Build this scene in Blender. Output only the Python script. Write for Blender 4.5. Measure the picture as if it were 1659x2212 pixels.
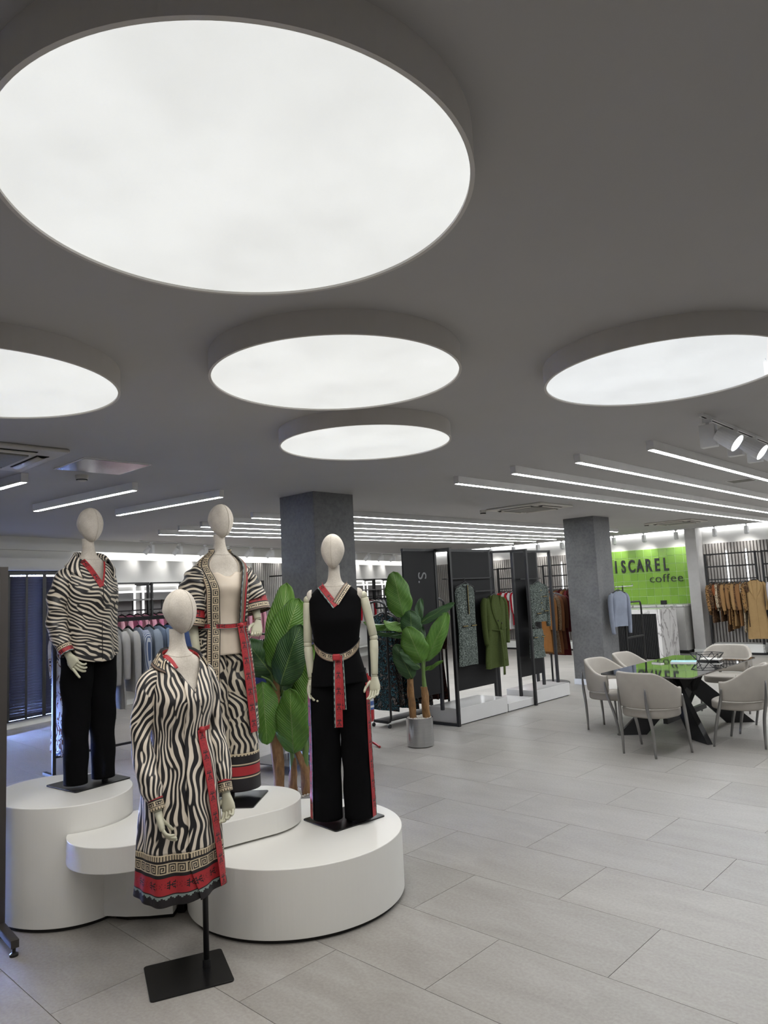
import bpy, bmesh, math, random
from mathutils import Vector, Matrix, noise as mnoise
random.seed(7)
PI = math.pi
for o in list(bpy.data.objects): bpy.data.objects.remove(o)
scene = bpy.context.scene
COL = scene.collection
# ------------------------------------------------------------------ camera
HCAM = 1.823
PITCH = math.radians(6.33); ROLL = math.radians(-2.81)
cd = bpy.data.cameras.new('camera'); cam = bpy.data.objects.new('camera', cd); COL.objects.link(cam)
cd.sensor_fit = 'HORIZONTAL'; cd.sensor_width = 36.0; cd.lens = 36.0 * 1544.0 / 1659.0
cd.clip_start = 0.05; cd.clip_end = 200
_f = Vector((0, math.cos(PITCH), math.sin(PITCH))); _u = Vector((0, -math.sin(PITCH), math.cos(PITCH))); _r = Vector((1, 0, 0))
_r2 = math.cos(ROLL) * _r + math.sin(ROLL) * _u; _u2 = -math.sin(ROLL) * _r + math.cos(ROLL) * _u
M = Matrix.Identity(4)
for i in range(3):
    M[i][0] = _r2[i]; M[i][1] = _u2[i]; M[i][2] = -_f[i]
M[2][3] = HCAM
cam.matrix_world = M
scene.camera = cam
# ------------------------------------------------------------------ world and exposure
world = bpy.data.worlds.new('sky'); scene.world = world; world.use_nodes = True
bg = world.node_tree.nodes['Background']; bg.inputs[0].default_value = (0.30, 0.44, 1.0, 1); bg.inputs[1].default_value = 230.0
vs = scene.view_settings
vs.view_transform = 'Standard'; vs.look = 'None'; vs.gamma = 1.0; vs.use_curve_mapping = False
vs.exposure = 0.25
DRUM_POWER = 13.5      # watt of each round ceiling light
DRUM_LENS = 0.60       # radiance of the opal lens
STRIP = 38.0           # radiance of the linear lights
# ------------------------------------------------------------------ the room's own axes: u runs right and near, v right and far
YAW = math.radians(-43.27)
CU, SU = math.cos(YAW), math.sin(YAW)
HC = 2.98
def W(u, v, z=0.0): return Vector((u * CU - v * SU, u * SU + v * CU, z))
# ------------------------------------------------------------------ helpers
def lin(c):
    return tuple((x / 12.92 if x <= 0.04045 else ((x + 0.055) / 1.055) ** 2.4) for x in [q / 255.0 for q in c])
def tag(o, label=None, cat=None, group=None, kind=None):
    if label: o['label'] = label
    if cat: o['category'] = cat
    if group: o['group'] = group
    if kind: o['kind'] = kind
    return o
def empty(name, loc=(0, 0, 0), rz=0.0, label=None, cat=None, group=None, kind=None):
    o = bpy.data.objects.new(name, None); COL.objects.link(o); o.location = loc; o.rotation_euler = (0, 0, rz)
    o.empty_display_size = 0.1
    return tag(o, label, cat, group, kind)
class MB:
    def __init__(s): s.v = []; s.f = []; s.m = []; s.uv = []; s.hasuv = False
    def add(s, verts, faces, mi=0, uvs=None):
        b = len(s.v); s.v += [tuple(p) for p in verts]
        for k, f in enumerate(faces):
            s.f.append(tuple(b + i for i in f)); s.m.append(mi if isinstance(mi, int) else mi[k])
        if uvs: s.hasuv = True; s.uv += list(uvs)
        else: s.uv += [(0, 0)] * len(verts)
        return s
    def box(s, x0, x1, y0, y1, z0, z1, mi=0, mat=None):
        p = [Vector((x, y, z)) for z in (z0, z1) for y in (y0, y1) for x in (x0, x1)]
        if mat: p = [mat @ q for q in p]
        return s.add(p, [(0, 2, 3, 1), (4, 5, 7, 6), (0, 1, 5, 4), (2, 6, 7, 3), (0, 4, 6, 2), (1, 3, 7, 5)], mi)
    def bar(s, a, b, w, d=None, mi=0, up=(0, 0, 1)):
        a = Vector(a); b = Vector(b); d = d or w
        t = (b - a); L = t.length; t.normalize(); upv = Vector(up)
        if abs(t.dot(upv)) > .98: upv = Vector((1, 0, 0))
        x = t.cross(upv).normalized(); y = x.cross(t).normalized()
        m = Matrix(((x[0], t[0], y[0], a[0]), (x[1], t[1], y[1], a[1]), (x[2], t[2], y[2], a[2]), (0, 0, 0, 1)))
        return s.box(-w / 2, w / 2, 0, L, -d / 2, d / 2, mi, m)
    def tube(s, pts, rad, n=12, mi=0, cap=True, ell=None, ref=(1, 0, 0)):
        pts = [Vector(p) for p in pts]; k = len(pts)
        if not isinstance(rad, (list, tuple)): rad = [rad] * k
        vs_, fs, uvs = [], [], []; L = 0; prev = None
        for i, p in enumerate(pts):
            t = (pts[min(i + 1, k - 1)] - pts[max(i - 1, 0)]).normalized()
            if prev is None:
                r = Vector(ref)
                if abs(r.dot(t)) > .95: r = Vector((0, 1, 0))
                x = (r - t * r.dot(t)).normalized()
            else:
                x = (prev - t * prev.dot(t)).normalized()
            prev = x; y = t.cross(x)
            if i: L += (p - pts[i - 1]).length
            e = ell[i] if ell else 1.0
            for j in range(n + 1):
                a = 2 * PI * j / n
                vs_.append(p + x * math.cos(a) * rad[i] + y * math.sin(a) * rad[i] * e); uvs.append((j / n * 2 * PI * max(rad), L))
        for i in range(k - 1):
            for j in range(n):
                a = i * (n + 1) + j; fs.append((a, a + 1, a + n + 2, a + n + 1))
        if cap:
            fs.append(tuple(reversed(range(n)))); fs.append(tuple((k - 1) * (n + 1) + j for j in range(n)))
        return s.add(vs_, fs, mi, uvs)
    def lathe(s, prof, n=24, mi=0, c=(0, 0), arc=2 * PI):
        vs_, fs = [], []; full = abs(arc - 2 * PI) < 1e-6; m = n if full else n + 1
        for r, z in prof:
            for j in range(m):
                a = arc * j / n; vs_.append((c[0] + r * math.cos(a), c[1] + r * math.sin(a), z))
        for i in range(len(prof) - 1):
            for j in range(n):
                q = (j + 1) % m; fs.append((i * m + j, i * m + q, (i + 1) * m + q, (i + 1) * m + j))
        return s.add(vs_, fs, mi)
    def prism(s, pts, z0, z1, mi=0, cap=True):
        n = len(pts); vs_ = [(p[0], p[1], z0) for p in pts] + [(p[0], p[1], z1) for p in pts]
        fs = [(i, (i + 1) % n, n + (i + 1) % n, n + i) for i in range(n)]
        if cap: fs += [tuple(reversed(range(n))), tuple(range(n, 2 * n))]
        return s.add(vs_, fs, mi)
    def grid(s, fn, nu, nv, mi=0, uvfn=None, wrap=False, pat=None):
        vs_, uvs, fs, ms = [], [], [], []
        for j in range(nv + 1):
            for i in range(nu + 1):
                p = fn(i / nu, j / nv); vs_.append(p); uvs.append(uvfn(i / nu, j / nv) if uvfn else (i / nu, j / nv))
        for j in range(nv):
            for i in range(nu):
                a = j * (nu + 1) + i; fs.append((a, a + 1, a + nu + 2, a + nu + 1)); ms.append(pat(i, j, nu, nv) if pat else mi)
        return s.add(vs_, fs, ms, uvs)
    def build(s, name, mats, parent=None, smooth=False, bevel=0, merge=False, solid=0, loc=None, rz=None, sub=0, seg=2):
        me = bpy.data.meshes.new(name); me.from_pydata(s.v, [], s.f)
        if not isinstance(mats, (list, tuple)): mats = [mats]
        for m in mats: me.materials.append(m)
        me.polygons.foreach_set('material_index', s.m)
        if s.hasuv:
            ul = me.uv_layers.new(name='UVMap'); li = [0] * len(me.loops); me.loops.foreach_get('vertex_index', li)
            flat = []
            for i in li: flat += s.uv[i]
            ul.data.foreach_set('uv', flat)
        if merge:
            bm = bmesh.new(); bm.from_mesh(me); bmesh.ops.remove_doubles(bm, verts=bm.verts, dist=1e-5); bm.to_mesh(me); bm.free()
        if smooth: me.polygons.foreach_set('use_smooth', [True] * len(me.polygons))
        me.update()
        o = bpy.data.objects.new(name, me); COL.objects.link(o); o.parent = parent
        if loc is not None: o.location = loc
        if rz is not None: o.rotation_euler = (0, 0, rz)
        if bevel:
            b = o.modifiers.new('bevel', 'BEVEL'); b.width = bevel; b.segments = seg; b.limit_method = 'ANGLE'; b.angle_limit = 0.6
        if sub: q = o.modifiers.new('sub', 'SUBSURF'); q.levels = sub; q.render_levels = sub
        if solid: q = o.modifiers.new('solid', 'SOLIDIFY'); q.thickness = solid; q.offset = 0
        return o
def copy_tree(o, parent=None):
    c = o.copy(); COL.objects.link(c); c.parent = parent
    for ch in list(o.children): copy_tree(ch, c)
    return c
ORD = ['first', 'second', 'third', 'fourth', 'fifth', 'sixth', 'seventh', 'eighth', 'ninth', 'tenth', 'eleventh', 'twelfth', 'thirteenth', 'fourteenth', 'fifteenth', 'sixteenth', 'seventeenth', 'eighteenth', 'nineteenth', 'twentieth', 'twenty-first', 'twenty-second', 'twenty-third', 'twenty-fourth']
def sstep(a, b, x):
    t = max(0, min(1, (x - a) / (b - a))); return t * t * (3 - 2 * t)
def interp(tab, z):
    if z >= tab[0][0]: return tab[0][1:]
    if z <= tab[-1][0]: return tab[-1][1:]
    for i in range(len(tab) - 1):
        if tab[i][0] >= z >= tab[i + 1][0]:
            p0 = tab[max(i - 1, 0)]; p1 = tab[i]; p2 = tab[i + 1]; p3 = tab[min(i + 2, len(tab) - 1)]
            h = p2[0] - p1[0]; t = (z - p1[0]) / h; out = []
            for k in range(1, len(p1)):
                m1 = (p2[k] - p0[k]) / (p2[0] - p0[0]) * h; m2 = (p3[k] - p1[k]) / (p3[0] - p1[0]) * h
                out.append((2 * t ** 3 - 3 * t * t + 1) * p1[k] + (t ** 3 - 2 * t * t + t) * m1 + (-2 * t ** 3 + 3 * t * t) * p2[k] + (t ** 3 - t * t) * m2)
            return out
def spline(pts, n):
    """smooth curve of n+1 points through the given control points (components may include radii)"""
    out = []; k = len(pts) - 1
    for q in range(n + 1):
        s = q / n * k; i = min(int(s), k - 1); t = s - i
        p0 = pts[max(i - 1, 0)]; p1 = pts[i]; p2 = pts[i + 1]; p3 = pts[min(i + 2, k)]
        out.append([.5 * (2 * b + (c - a) * t + (2 * a - 5 * b + 4 * c - d) * t * t + (3 * b - a - 3 * c + d) * t ** 3) for a, b, c, d in zip(p0, p1, p2, p3)])
    return out
# ------------------------------------------------------------------ materials
MATS = {}
class NT:
    def __init__(s, name):
        s.m = bpy.data.materials.new(name); s.m.use_nodes = True; s.t = s.m.node_tree; s.b = s.t.nodes['Principled BSDF']
    def n(s, kind, **kw):
        x = s.t.nodes.new(kind)
        for k, v in kw.items(): setattr(x, k, v)
        return x
    def l(s, a, b): s.t.links.new(a, b)
    def math(s, op, a, b=None, c=None):
        x = s.n('ShaderNodeMath', operation=op)
        for i, q in enumerate((a, b, c)):
            if q is None: continue
            if isinstance(q, (int, float)): x.inputs[i].default_value = q
            else: s.l(q, x.inputs[i])
        return x.outputs[0]
    def mix(s, fac, a, b):
        x = s.n('ShaderNodeMix', data_type='RGBA')
        for i, q in ((0, fac), (6, a), (7, b)):
            if isinstance(q, (int, float)): x.inputs[i].default_value = q
            elif isinstance(q, tuple): x.inputs[i].default_value = (*q[:3], 1)
            else: s.l(q, x.inputs[i])
        return x.outputs[2]
    def ramp(s, fac, stops, interp='LINEAR'):
        x = s.n('ShaderNodeValToRGB'); x.color_ramp.interpolation = interp; s.l(fac, x.inputs[0]); e = x.color_ramp.elements
        while len(e) < len(stops): e.new(.5)
        for k, (p, c) in zip(e, stops): k.position = p; k.color = (*c[:3], 1)
        return x.outputs[0]
    def coord(s, which='Object', scale=(1, 1, 1), rot=(0, 0, 0)):
        t = s.n('ShaderNodeTexCoord'); m = s.n('ShaderNodeMapping'); s.l(t.outputs[which], m.inputs[0]); m.inputs['Scale'].default_value = scale; m.inputs['Rotation'].default_value = rot
        return m.outputs[0]
    def noise(s, vec, scale=5, detail=3, rough=.55, dist=0):
        x = s.n('ShaderNodeTexNoise'); s.l(vec, x.inputs['Vector']); x.inputs['Scale'].default_value = scale; x.inputs['Detail'].default_value = detail; x.inputs['Roughness'].default_value = rough; x.inputs['Distortion'].default_value = dist
        return x.outputs[0]
    def bump(s, h, strength=.3, dist=.01):
        x = s.n('ShaderNodeBump'); x.inputs['Strength'].default_value = strength; x.inputs['Distance'].default_value = dist; s.l(h, x.inputs['Height']); s.l(x.outputs[0], s.b.inputs['Normal'])
    def col(s, c):
        if isinstance(c, tuple): s.b.inputs['Base Color'].default_value = (*c[:3], 1)
        else: s.l(c, s.b.inputs['Base Color'])
    def set(s, **kw):
        for k, v in kw.items(): s.b.inputs[k.replace('_', ' ')].default_value = v
        return s
def plain(name, rgb, rough=.5, metal=0.0, var=.06, scale=6.0, bump=0.0, spec=.5, coat=0.0, coordn='Object', bscale=None):
    """solid colour with a little noise in tone"""
    if name in MATS: return MATS[name]
    k = NT(name); c = lin(rgb); v = k.coord(coordn); f = k.noise(v, scale, 3)
    lo = tuple(x * (1 - var) for x in c); hi = tuple(min(1, x * (1 + var)) for x in c)
    k.col(k.ramp(f, [(.3, lo), (.7, hi)])); k.set(Roughness=rough, Metallic=metal); k.b.inputs['Specular IOR Level'].default_value = spec
    if coat: k.b.inputs['Coat Weight'].default_value = coat
    if bump: k.bump(k.noise(v, bscale or scale * 8, 2), bump, .004)
    MATS[name] = k.m; return k.m
def emit(name, rgb, strength):
    if name in MATS: return MATS[name]
    k = NT(name); k.col(lin((235, 235, 235))); k.b.inputs['Emission Color'].default_value = (*rgb, 1); k.b.inputs['Emission Strength'].default_value = strength
    MATS[name] = k.m; return k.m
# ================================================================== setting
def mat_tile():
    k = NT('porcelain tile'); v = k.coord('Object'); oi = k.n('ShaderNodeObjectInfo')
    va = k.n('ShaderNodeVectorMath', operation='ADD'); sc = k.n('ShaderNodeVectorMath', operation='SCALE'); k.l(oi.outputs['Location'], sc.inputs[0]); sc.inputs['Scale'].default_value = 3.7
    k.l(v, va.inputs[0]); k.l(sc.outputs[0], va.inputs[1])
    m = k.n('ShaderNodeMapping'); k.l(va.outputs[0], m.inputs[0]); m.inputs['Scale'].default_value = (1.0, 3.2, 1)
    big = k.noise(m.outputs[0], 1.6, 6, .62, .6); fine = k.noise(va.outputs[0], 60, 3)
    c = k.ramp(big, [(.28, lin((138, 133, 127))), (.5, lin((149, 145, 139))), (.72, lin((160, 157, 152)))])
    c2 = k.mix(.10, c, k.ramp(fine, [(.3, (.15, .14, .13)), (.7, (.75, .74, .72))]))
    hs = k.n('ShaderNodeHueSaturation'); k.l(c2, hs.inputs['Color']); k.l(k.math('MULTIPLY_ADD', oi.outputs['Random'], .16, .92), hs.inputs['Value'])
    k.col(hs.outputs[0]); k.set(Roughness=.42); k.l(k.math('MULTIPLY_ADD', big, .25, .30), k.b.inputs['Roughness']); k.bump(fine, .04, .002)
    return k.m
M_tile = mat_tile()
M_grout = plain('grout', (112, 108, 103), .9)
def mat_floor_far():
    k = NT('porcelain floor'); v = k.coord('Object'); br = k.n('ShaderNodeTexBrick'); k.l(v, br.inputs['Vector'])
    br.inputs['Scale'].default_value = 1.0; br.inputs['Brick Width'].default_value = 1.2; br.inputs['Row Height'].default_value = .6; br.inputs['Mortar Size'].default_value = .002
    br.inputs['Color1'].default_value = (*lin((160, 156, 151)), 1); br.inputs['Color2'].default_value = (*lin((165, 161, 157)), 1); br.inputs['Mortar'].default_value = (*lin((120, 116, 111)), 1)
    k.col(br.outputs[0]); k.set(Roughness=.42); return k.m
M_floorfar = mat_floor_far()
M_ceil = plain('ceiling paint', (178, 176, 175), .85, var=.02, scale=1.2)
M_wall = plain('wall paint', (216, 215, 212), .8, var=.02, scale=1.5)
def mat_concrete():
    k = NT('concrete plaster'); v = k.coord('Object'); a = k.noise(v, 2.2, 8, .6, .4); b = k.noise(v, 24, 5, .6)
    c = k.ramp(a, [(.25, lin((80, 81, 83))), (.5, lin((98, 99, 100))), (.75, lin((114, 114, 114)))])
    k.col(k.mix(.25, c, k.ramp(b, [(.3, lin((70, 70, 72))), (.6, lin((126, 126, 126)))]))); k.set(Roughness=.75); k.bump(b, .15, .004); return k.m
M_conc = mat_concrete()
M_white = plain('white lacquer', (226, 226, 222), .45, var=.015, scale=2)
M_metalgrey = plain('grey lamp housing', (222, 221, 220), .55, var=.03)
M_black = plain('black powder coat', (24, 24, 26), .45, var=.15, bump=.05)
M_blackgloss = plain('black gloss plate', (12, 12, 13), .34, var=.1)
M_chrome = plain('brushed steel', (170, 170, 172), .28, 1.0, var=.08, scale=20)
M_dark = plain('dark recess', (20, 19, 19), .9)
# floor slab, with each tile in view laid on it
fl = MB().box(-24, 10, -8, 24, -.12, -.012).build('floor', [M_floorfar], rz=YAW); tag(fl, kind='structure')
tm = None; cnt = 0; spots = []
V0 = 2.604; U0 = -2.342
for r in range(-8, 40):
    for c in range(-24, 16):
        off = 0 if r % 2 == 0 else .6
        u = U0 + off + 1.2 * c + .6; v = V0 + .6 * r + .3
        p = W(u, v)
        if p.y < 2.4 or p.y > 24: continue
        if abs(p.x) > .56 * p.y + .9: continue
        if u < -12 - .28 * (v - 4.05) + .55 or v > 17.7: continue
        spots.append((p.length, u, v))
spots.sort()
for _, u, v in spots[:300]:
    if tm is None:
        o = MB().box(-.5985, .5985, -.2985, .2985, -.012, 0).build('tile', M_tile, bevel=.0012, seg=1); tm = o.data
        o.modifiers.clear()
    else:
        o = bpy.data.objects.new('tile', tm); COL.objects.link(o)
    o.parent = fl; o.location = (u, v, 0)
rest = MB()
for _, u, v in spots[300:]: rest.box(u - .5985, u + .5985, v - .2985, v + .2985, -.012, 0)
if spots[300:]:
    o = rest.build('tile', M_tile, fl); tag(o, kind='stuff')
# the floor beyond the tiles keeps the same level
gm = MB()
under = {(round(u, 2), round(v, 2)) for _, u, v in spots}
for r in range(-20, 40):
    for c in range(-24, 16):
        off = 0 if r % 2 == 0 else .6
        u = U0 + off + 1.2 * c + .6; v = V0 + .6 * r + .3
        if (round(u, 2), round(v, 2)) in under or v < -8 or v > 24: continue
        gm.box(u - .5985, u + .5985, v - .2985, v + .2985, -.012, 0)
tag(gm.build('tile', M_tile, fl), kind='stuff')
ce = MB().box(-24, 10, -8, 19.2, HC, HC + .12).build('ceiling', M_ceil, rz=YAW); tag(ce, kind='structure')
# walls
BW = 18.0
wb = MB().box(-24, 10, BW, BW + .2, 0, HC).build('wall_back', M_wall, rz=YAW); tag(wb, kind='structure')
wr = MB().box(6.5, 6.7, -8, BW, 0, HC).build('wall_right', M_wall, rz=YAW); tag(wr, kind='structure')
wn = MB().box(-24, 10, -7.2, -7, 0, HC).build('wall_near', M_wall, rz=YAW); tag(wn, kind='structure')
# left wall runs at an angle: local x along it (towards the far corner), local y into the room
LW0 = W(-12.0, 4.05); LWd = (W(-.28, 1)).normalized(); LWA = math.atan2(LWd.y, LWd.x)
LWn = Vector((LWd.y, -LWd.x, 0))          # into the room
def LP(s, d=0, z=0): p = LW0 + LWd * s + LWn * d; return Vector((p.x, p.y, z))
LRZ = LWA + PI    # local -x along the wall, local y towards... handled by explicit local mapping below
def lwall(name): return empty(name, LW0, LWA)
# local frame of left wall: x along wall, y = -(into room)
wl = empty('wall_left', LW0, LWA, kind='structure')
WIN0, WIN1 = -6.2, 1.32        # window opening along the wall
mb = MB()
mb.box(WIN1, 16, 0, .2, 0, 2.635); mb.box(-16, WIN0, 0, .2, 0, 2.635)
mb.box(WIN0, WIN1, 0, .2, 2.44, 2.635); mb.box(WIN0, WIN1, 0, .2, 0, .10)
mb.box(-16, 16, 0, .2, 2.77, HC); mb.box(-16, 16, .10, .2, 2.635, 2.77)
mb.build('plaster', M_wall, wl)
# cove lamp in the slot of the left wall
o = MB().box(1.45, 15.2, .0, .09, 2.64, 2.765).build('cove_light', emit('cove led', (1, .99, .95), 1.05), None); o.location = LW0; o.rotation_euler = (0, 0, LWA)
tag(o, 'long glowing white cove light running along the left wall above the racks', 'light')
# window glazing and frame
def mat_glass(name, tint=(1, 1, 1), rough=0.0):
    k = NT(name); k.col(tint); k.set(Roughness=rough, IOR=1.45); k.b.inputs['Transmission Weight'].default_value = 1.0
    g = k.n('ShaderNodeBsdfTransparent'); mx = k.n('ShaderNodeMixShader'); mx.inputs[0].default_value = .96; g.inputs[0].default_value = (*tint, 1)
    k.l(k.b.outputs[0], mx.inputs[1]); k.l(g.outputs[0], mx.inputs[2]); k.l(mx.outputs[0], k.t.nodes['Material Output'].inputs[0]); return k.m
M_glass = mat_glass('clear glass')
wd = empty('window_1', LW0, LWA, kind='structure')
mb = MB(); mb.box(WIN0, WIN1, .12, .125, .10, 2.44); mb.build('pane', M_glass, wd)
mb = MB()
for s in (WIN0 + .02, -4.4, -2.9, -1.45, -.02, WIN1 - .02): mb.box(s - .02, s + .02, .1, .15, .10, 2.44)
mb.box(WIN0, WIN1, .1, .15, .10, .14); mb.box(WIN0, WIN1, .1, .15, 2.40, 2.44); mb.build('window_frame', M_black, wd)
mb = MB().box(-16, 16, -.015, 0, 0, .09); o = mb.build('baseboard_left', M_white); o.location = LW0; o.rotation_euler = (0, 0, LWA); tag(o, kind='structure')
o = MB().box(-24, -7, BW - .015, BW, 0, .09).build('baseboard_back', M_white, rz=YAW); tag(o, kind='structure')
# venetian blinds hanging in the window: each slat its own piece
M_blind = plain('black blind slat', (62, 63, 72), .4, var=.08)
def blind(s0, s1, label, low=.16):
    t = empty('window_blind', LP(s0, .05), LWA, label, 'blind')
    w = s1 - s0
    MB().box(0, w, -.03, .03, 2.36, 2.42).build('head_rail', M_black, t, bevel=.004)
    sl = None; z = low; tilt = Matrix.Rotation(math.radians(-68), 4, 'X')
    while z < 2.335:
        if sl is None:
            m = MB()
            m.grid(lambda a, b: tilt @ Vector((-.004 + a * (w + .008), (b - .5) * .05, .006 * math.sin(PI * b))), 2, 4); sl = m.build('slat', M_blind, t, smooth=True, solid=.0012); sl.location.z = z
        else:
            q = bpy.data.objects.new('slat', sl.data); COL.objects.link(q); q.parent = t; q.location.z = z
            md = q.modifiers.new('solid', 'SOLIDIFY'); md.thickness = .0012
        z += .044
    MB().box(0, w, -.02, .02, low - .055, low - .035).build('bottom_rail', M_black, t)
    for k in (0.02, .5, .98):
        MB().box(w * k - .019, w * k + .019, -.037, -.034, low - .05, 2.38).build('ladder_tape', M_black, t)
    return t
blind(-6.15, -3.80, 'added unseen black venetian blind, well out of view at left, half drawn against daylight', .95)  # both unseen blinds are added half drawn so daylight enters low only
blind(-3.79, -1.43, 'added unseen black venetian blind, just out of view at left, half drawn against daylight', .95)
blind(-1.42, -.004, 'black venetian blind, leftmost of the row, beside the standing mirror frame')
blind(-.002, .632, 'narrow black venetian blind with wide tapes left of the zebra shirt')
blind(.634, 1.30, 'black venetian blind half hidden behind the zebra shirt mannequin')
# -- pillars
def pillar(u0, u1, v0, v1, nm, bb):
    o = MB().box(u0, u1, v0, v1, .10, HC).build(nm, M_conc, rz=YAW, bevel=.006); tag(o, kind='structure')
    b = MB().box(u0 - .012, u1 + .012, v0 - .012, v1 + .012, 0, .10).build(bb, plain('bluish skirting', (214, 218, 228), .5), rz=YAW, bevel=.004); tag(b, kind='structure')
pillar(-6.625, -6.02, 5.25, 5.87, 'wall_pillar_near', 'baseboard_pillar_near')
pillar(-6.60, -6.0, 11.80, 12.41, 'wall_pillar_far', 'baseboard_pillar_far')
# ================================================================== ceiling lights
def mat_lens(name, rgb):
    k = NT(name); v = k.coord('Object'); f = k.noise(v, 2.6, 3); k.col(lin((225, 225, 222))); k.set(Roughness=.6)
    k.l(k.ramp(f, [(.3, tuple(x * .86 for x in rgb)), (.62, rgb)]), k.b.inputs['Emission Color']); k.b.inputs['Emission Strength'].default_value = DRUM_LENS; return k.m
M_lensW = mat_lens('opal lens', (.98, 1.0, .985)); M_lensB = mat_lens('cool opal lens', (.93, .97, 1.0))
M_drum = plain('drum rim paint', (208, 204, 199), .6, var=.02)
DR = .613
def drum(x, y, label, lens, col=(1, .985, .95), pw=1.0):
    t = empty('round_ceiling_light', (x, y, HC), 0, label, 'ceiling light', 'round drum ceiling lights')
    MB().lathe([(DR - .02, 0), (DR, 0), (DR, -.108), (DR - .012, -.108), (DR - .012, -.02)], 128).build('rim', M_drum, t, smooth=False)
    MB().lathe([(.001, -.100), (DR - .012, -.100), (DR - .012, -.096), (.001, -.096)], 128).build('lens', lens, t)
    ld = bpy.data.lights.new('drum_lamp', 'AREA'); ld.shape = 'DISK'; ld.size = 2 * DR - .06; ld.energy = DRUM_POWER * pw; ld.color = col
    lo = bpy.data.objects.new('drum_lamp', ld); COL.objects.link(lo); lo.parent = t; lo.location = (0, 0, -.112)
    return t
drum(-.334, 1.793, 'huge round ceiling light with a white lens, nearest to the viewer', M_lensW, (1, .96, .90))
drum(-.201, 3.42, 'round ceiling light right behind the huge one, above the mannequins', M_lensW, (1, .97, .92))
drum(-.109, 5.03, 'smallest looking round ceiling light, farthest down the middle row', M_lensW)
drum(-1.866, 3.28, 'round ceiling light cut by the left edge of the photo', M_lensW, (1, .97, .93))
drum(1.499, 3.654, 'cool white round ceiling light cut by the right edge of the photo', M_lensB, (.95, .97, 1))
for k_, (u, v) in enumerate(((.75, 2.3), (-.40, -.20), (-2.55, -.15), (.70, -1.5))):  # drums added out of view to light the fronts of mannequins and chairs
    p = W(u, v); drum(p.x, p.y, '%s added round ceiling light out of view, lighting the mannequin fronts' % ORD[k_], M_lensW, (1, .97, .93), .6)
# linear lights
M_strip = emit('led strip', (.95, .98, 1.0), STRIP)
def linear(p0, p1, label, group, w=.062, h=.078):
    a = Vector(p0); b = Vector(p1); d = b - a; L = d.length
    t = empty('linear_light', (a.x, a.y, HC), math.atan2(d.y, d.x), label, 'ceiling light', group)
    mb = MB().box(0, L, -w / 2, w / 2, -h, 0); mb.build('housing', M_metalgrey, t)
    MB().box(.012, L - .012, -w / 2 + .01, w / 2 - .01, -h - .003, -h).build('diffuser', M_strip, t)
for k, (u, v1) in enumerate([(-2.43, 17.0), (-3.11, 16.9), (-3.80, 16.8), (-4.50, 16.7)]):
    linear(W(u, 5.90), W(u, v1), '%s of the four long linear lights at upper right, counted from the right' % ORD[k], 'long linear lights at the upper right')
for k, (u, v0, v1) in enumerate([(-7.27, 5.80, 15.4), (-7.93, 5.80, 15.6), (-8.57, 5.80, 15.8), (-9.19, 5.80, 16.0), (-9.78, 5.78, 16.0), (-10.45, 5.82, 16.0)]):
    linear(W(u, v0), W(u, v1), '%s of the six long linear lights behind the pillar, counted from the nearest' % ORD[k], 'long linear lights behind the near pillar')
for k, u in enumerate((.0, .7, 1.4)): linear(W(u, 5.9), W(u, 16.9), '%s added long linear light out of view, brightening the right side' % ORD[k], 'added linear lights out of view at right')  # linear lights added out of view to brighten the right side
linear(W(-8.30, 2.1), W(-6.37, 2.30), 'short linear light at the left edge of the photo, mostly outside', 'short linear lights at the left')
linear(W(-8.275, 3.10), W(-6.38, 3.31), 'short linear light above the zebra shirt mannequin, middle of three', 'short linear lights at the left')
linear(W(-8.316, 4.08), W(-6.40, 4.30), 'short linear light between the zebra shirt and the kimono heads', 'short linear lights at the left')
# track spots
M_spot = plain('white spot housing', (228, 229, 230), .5, var=.03)
M_spotin = plain('spot reflector', (90, 90, 92), .3, .6)
M_spotglow = emit('spot glow', (.93, .97, 1.0), 2.2)
def make_spot(aim=(0, -1), tilt=50, lit=False, hs=1.0):
    """track head at the origin under the ceiling; aim is the horizontal direction of the beam"""
    t = empty('track_spotlight', (0, 0, 0))
    MB().box(-.016, .016, -.03, .03, -.05, -.022).build('adapter', M_spot, t)
    MB().tube([(0, 0, -.05), (0, 0, -.075)], .012, 10).build('stem', M_spot, t)
    MB().box(-.032, .032, -.055, .055, -.235, -.07).build('driver_box', M_spot, t, bevel=.003)
    a = math.atan2(aim[1], aim[0]); d = Vector((math.cos(a) * math.cos(math.radians(tilt)), math.sin(a) * math.cos(math.radians(tilt)), -math.sin(math.radians(tilt))))
    hr = .05 * hs; c = Vector((math.cos(a) * .075 * hs ** 2, math.sin(a) * .075 * hs ** 2, -.17 - .02 * (hs - 1) / .3))
    h = MB().tube([c - d * .075, c - d * .07, c + d * .075, c + d * .08], [hr * .72, hr * .92, hr, hr], 20, cap=False); h.build('head', M_spot, t, smooth=False)
    m = MB().tube([c + d * .076, c + d * .078], [hr * .95, hr * .95], 20); m.build('lens', M_spotglow if lit else M_spotin, t)
    m = MB().tube([c - d * .074, c - d * .070], [hr * .8, hr * .8], 20); m.build('back_cap', M_spotin, t)
    m = MB().tube([(0, 0, -.13), c], [.012, .012], 8); m.build('arm', M_spot, t)
    return t
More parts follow.
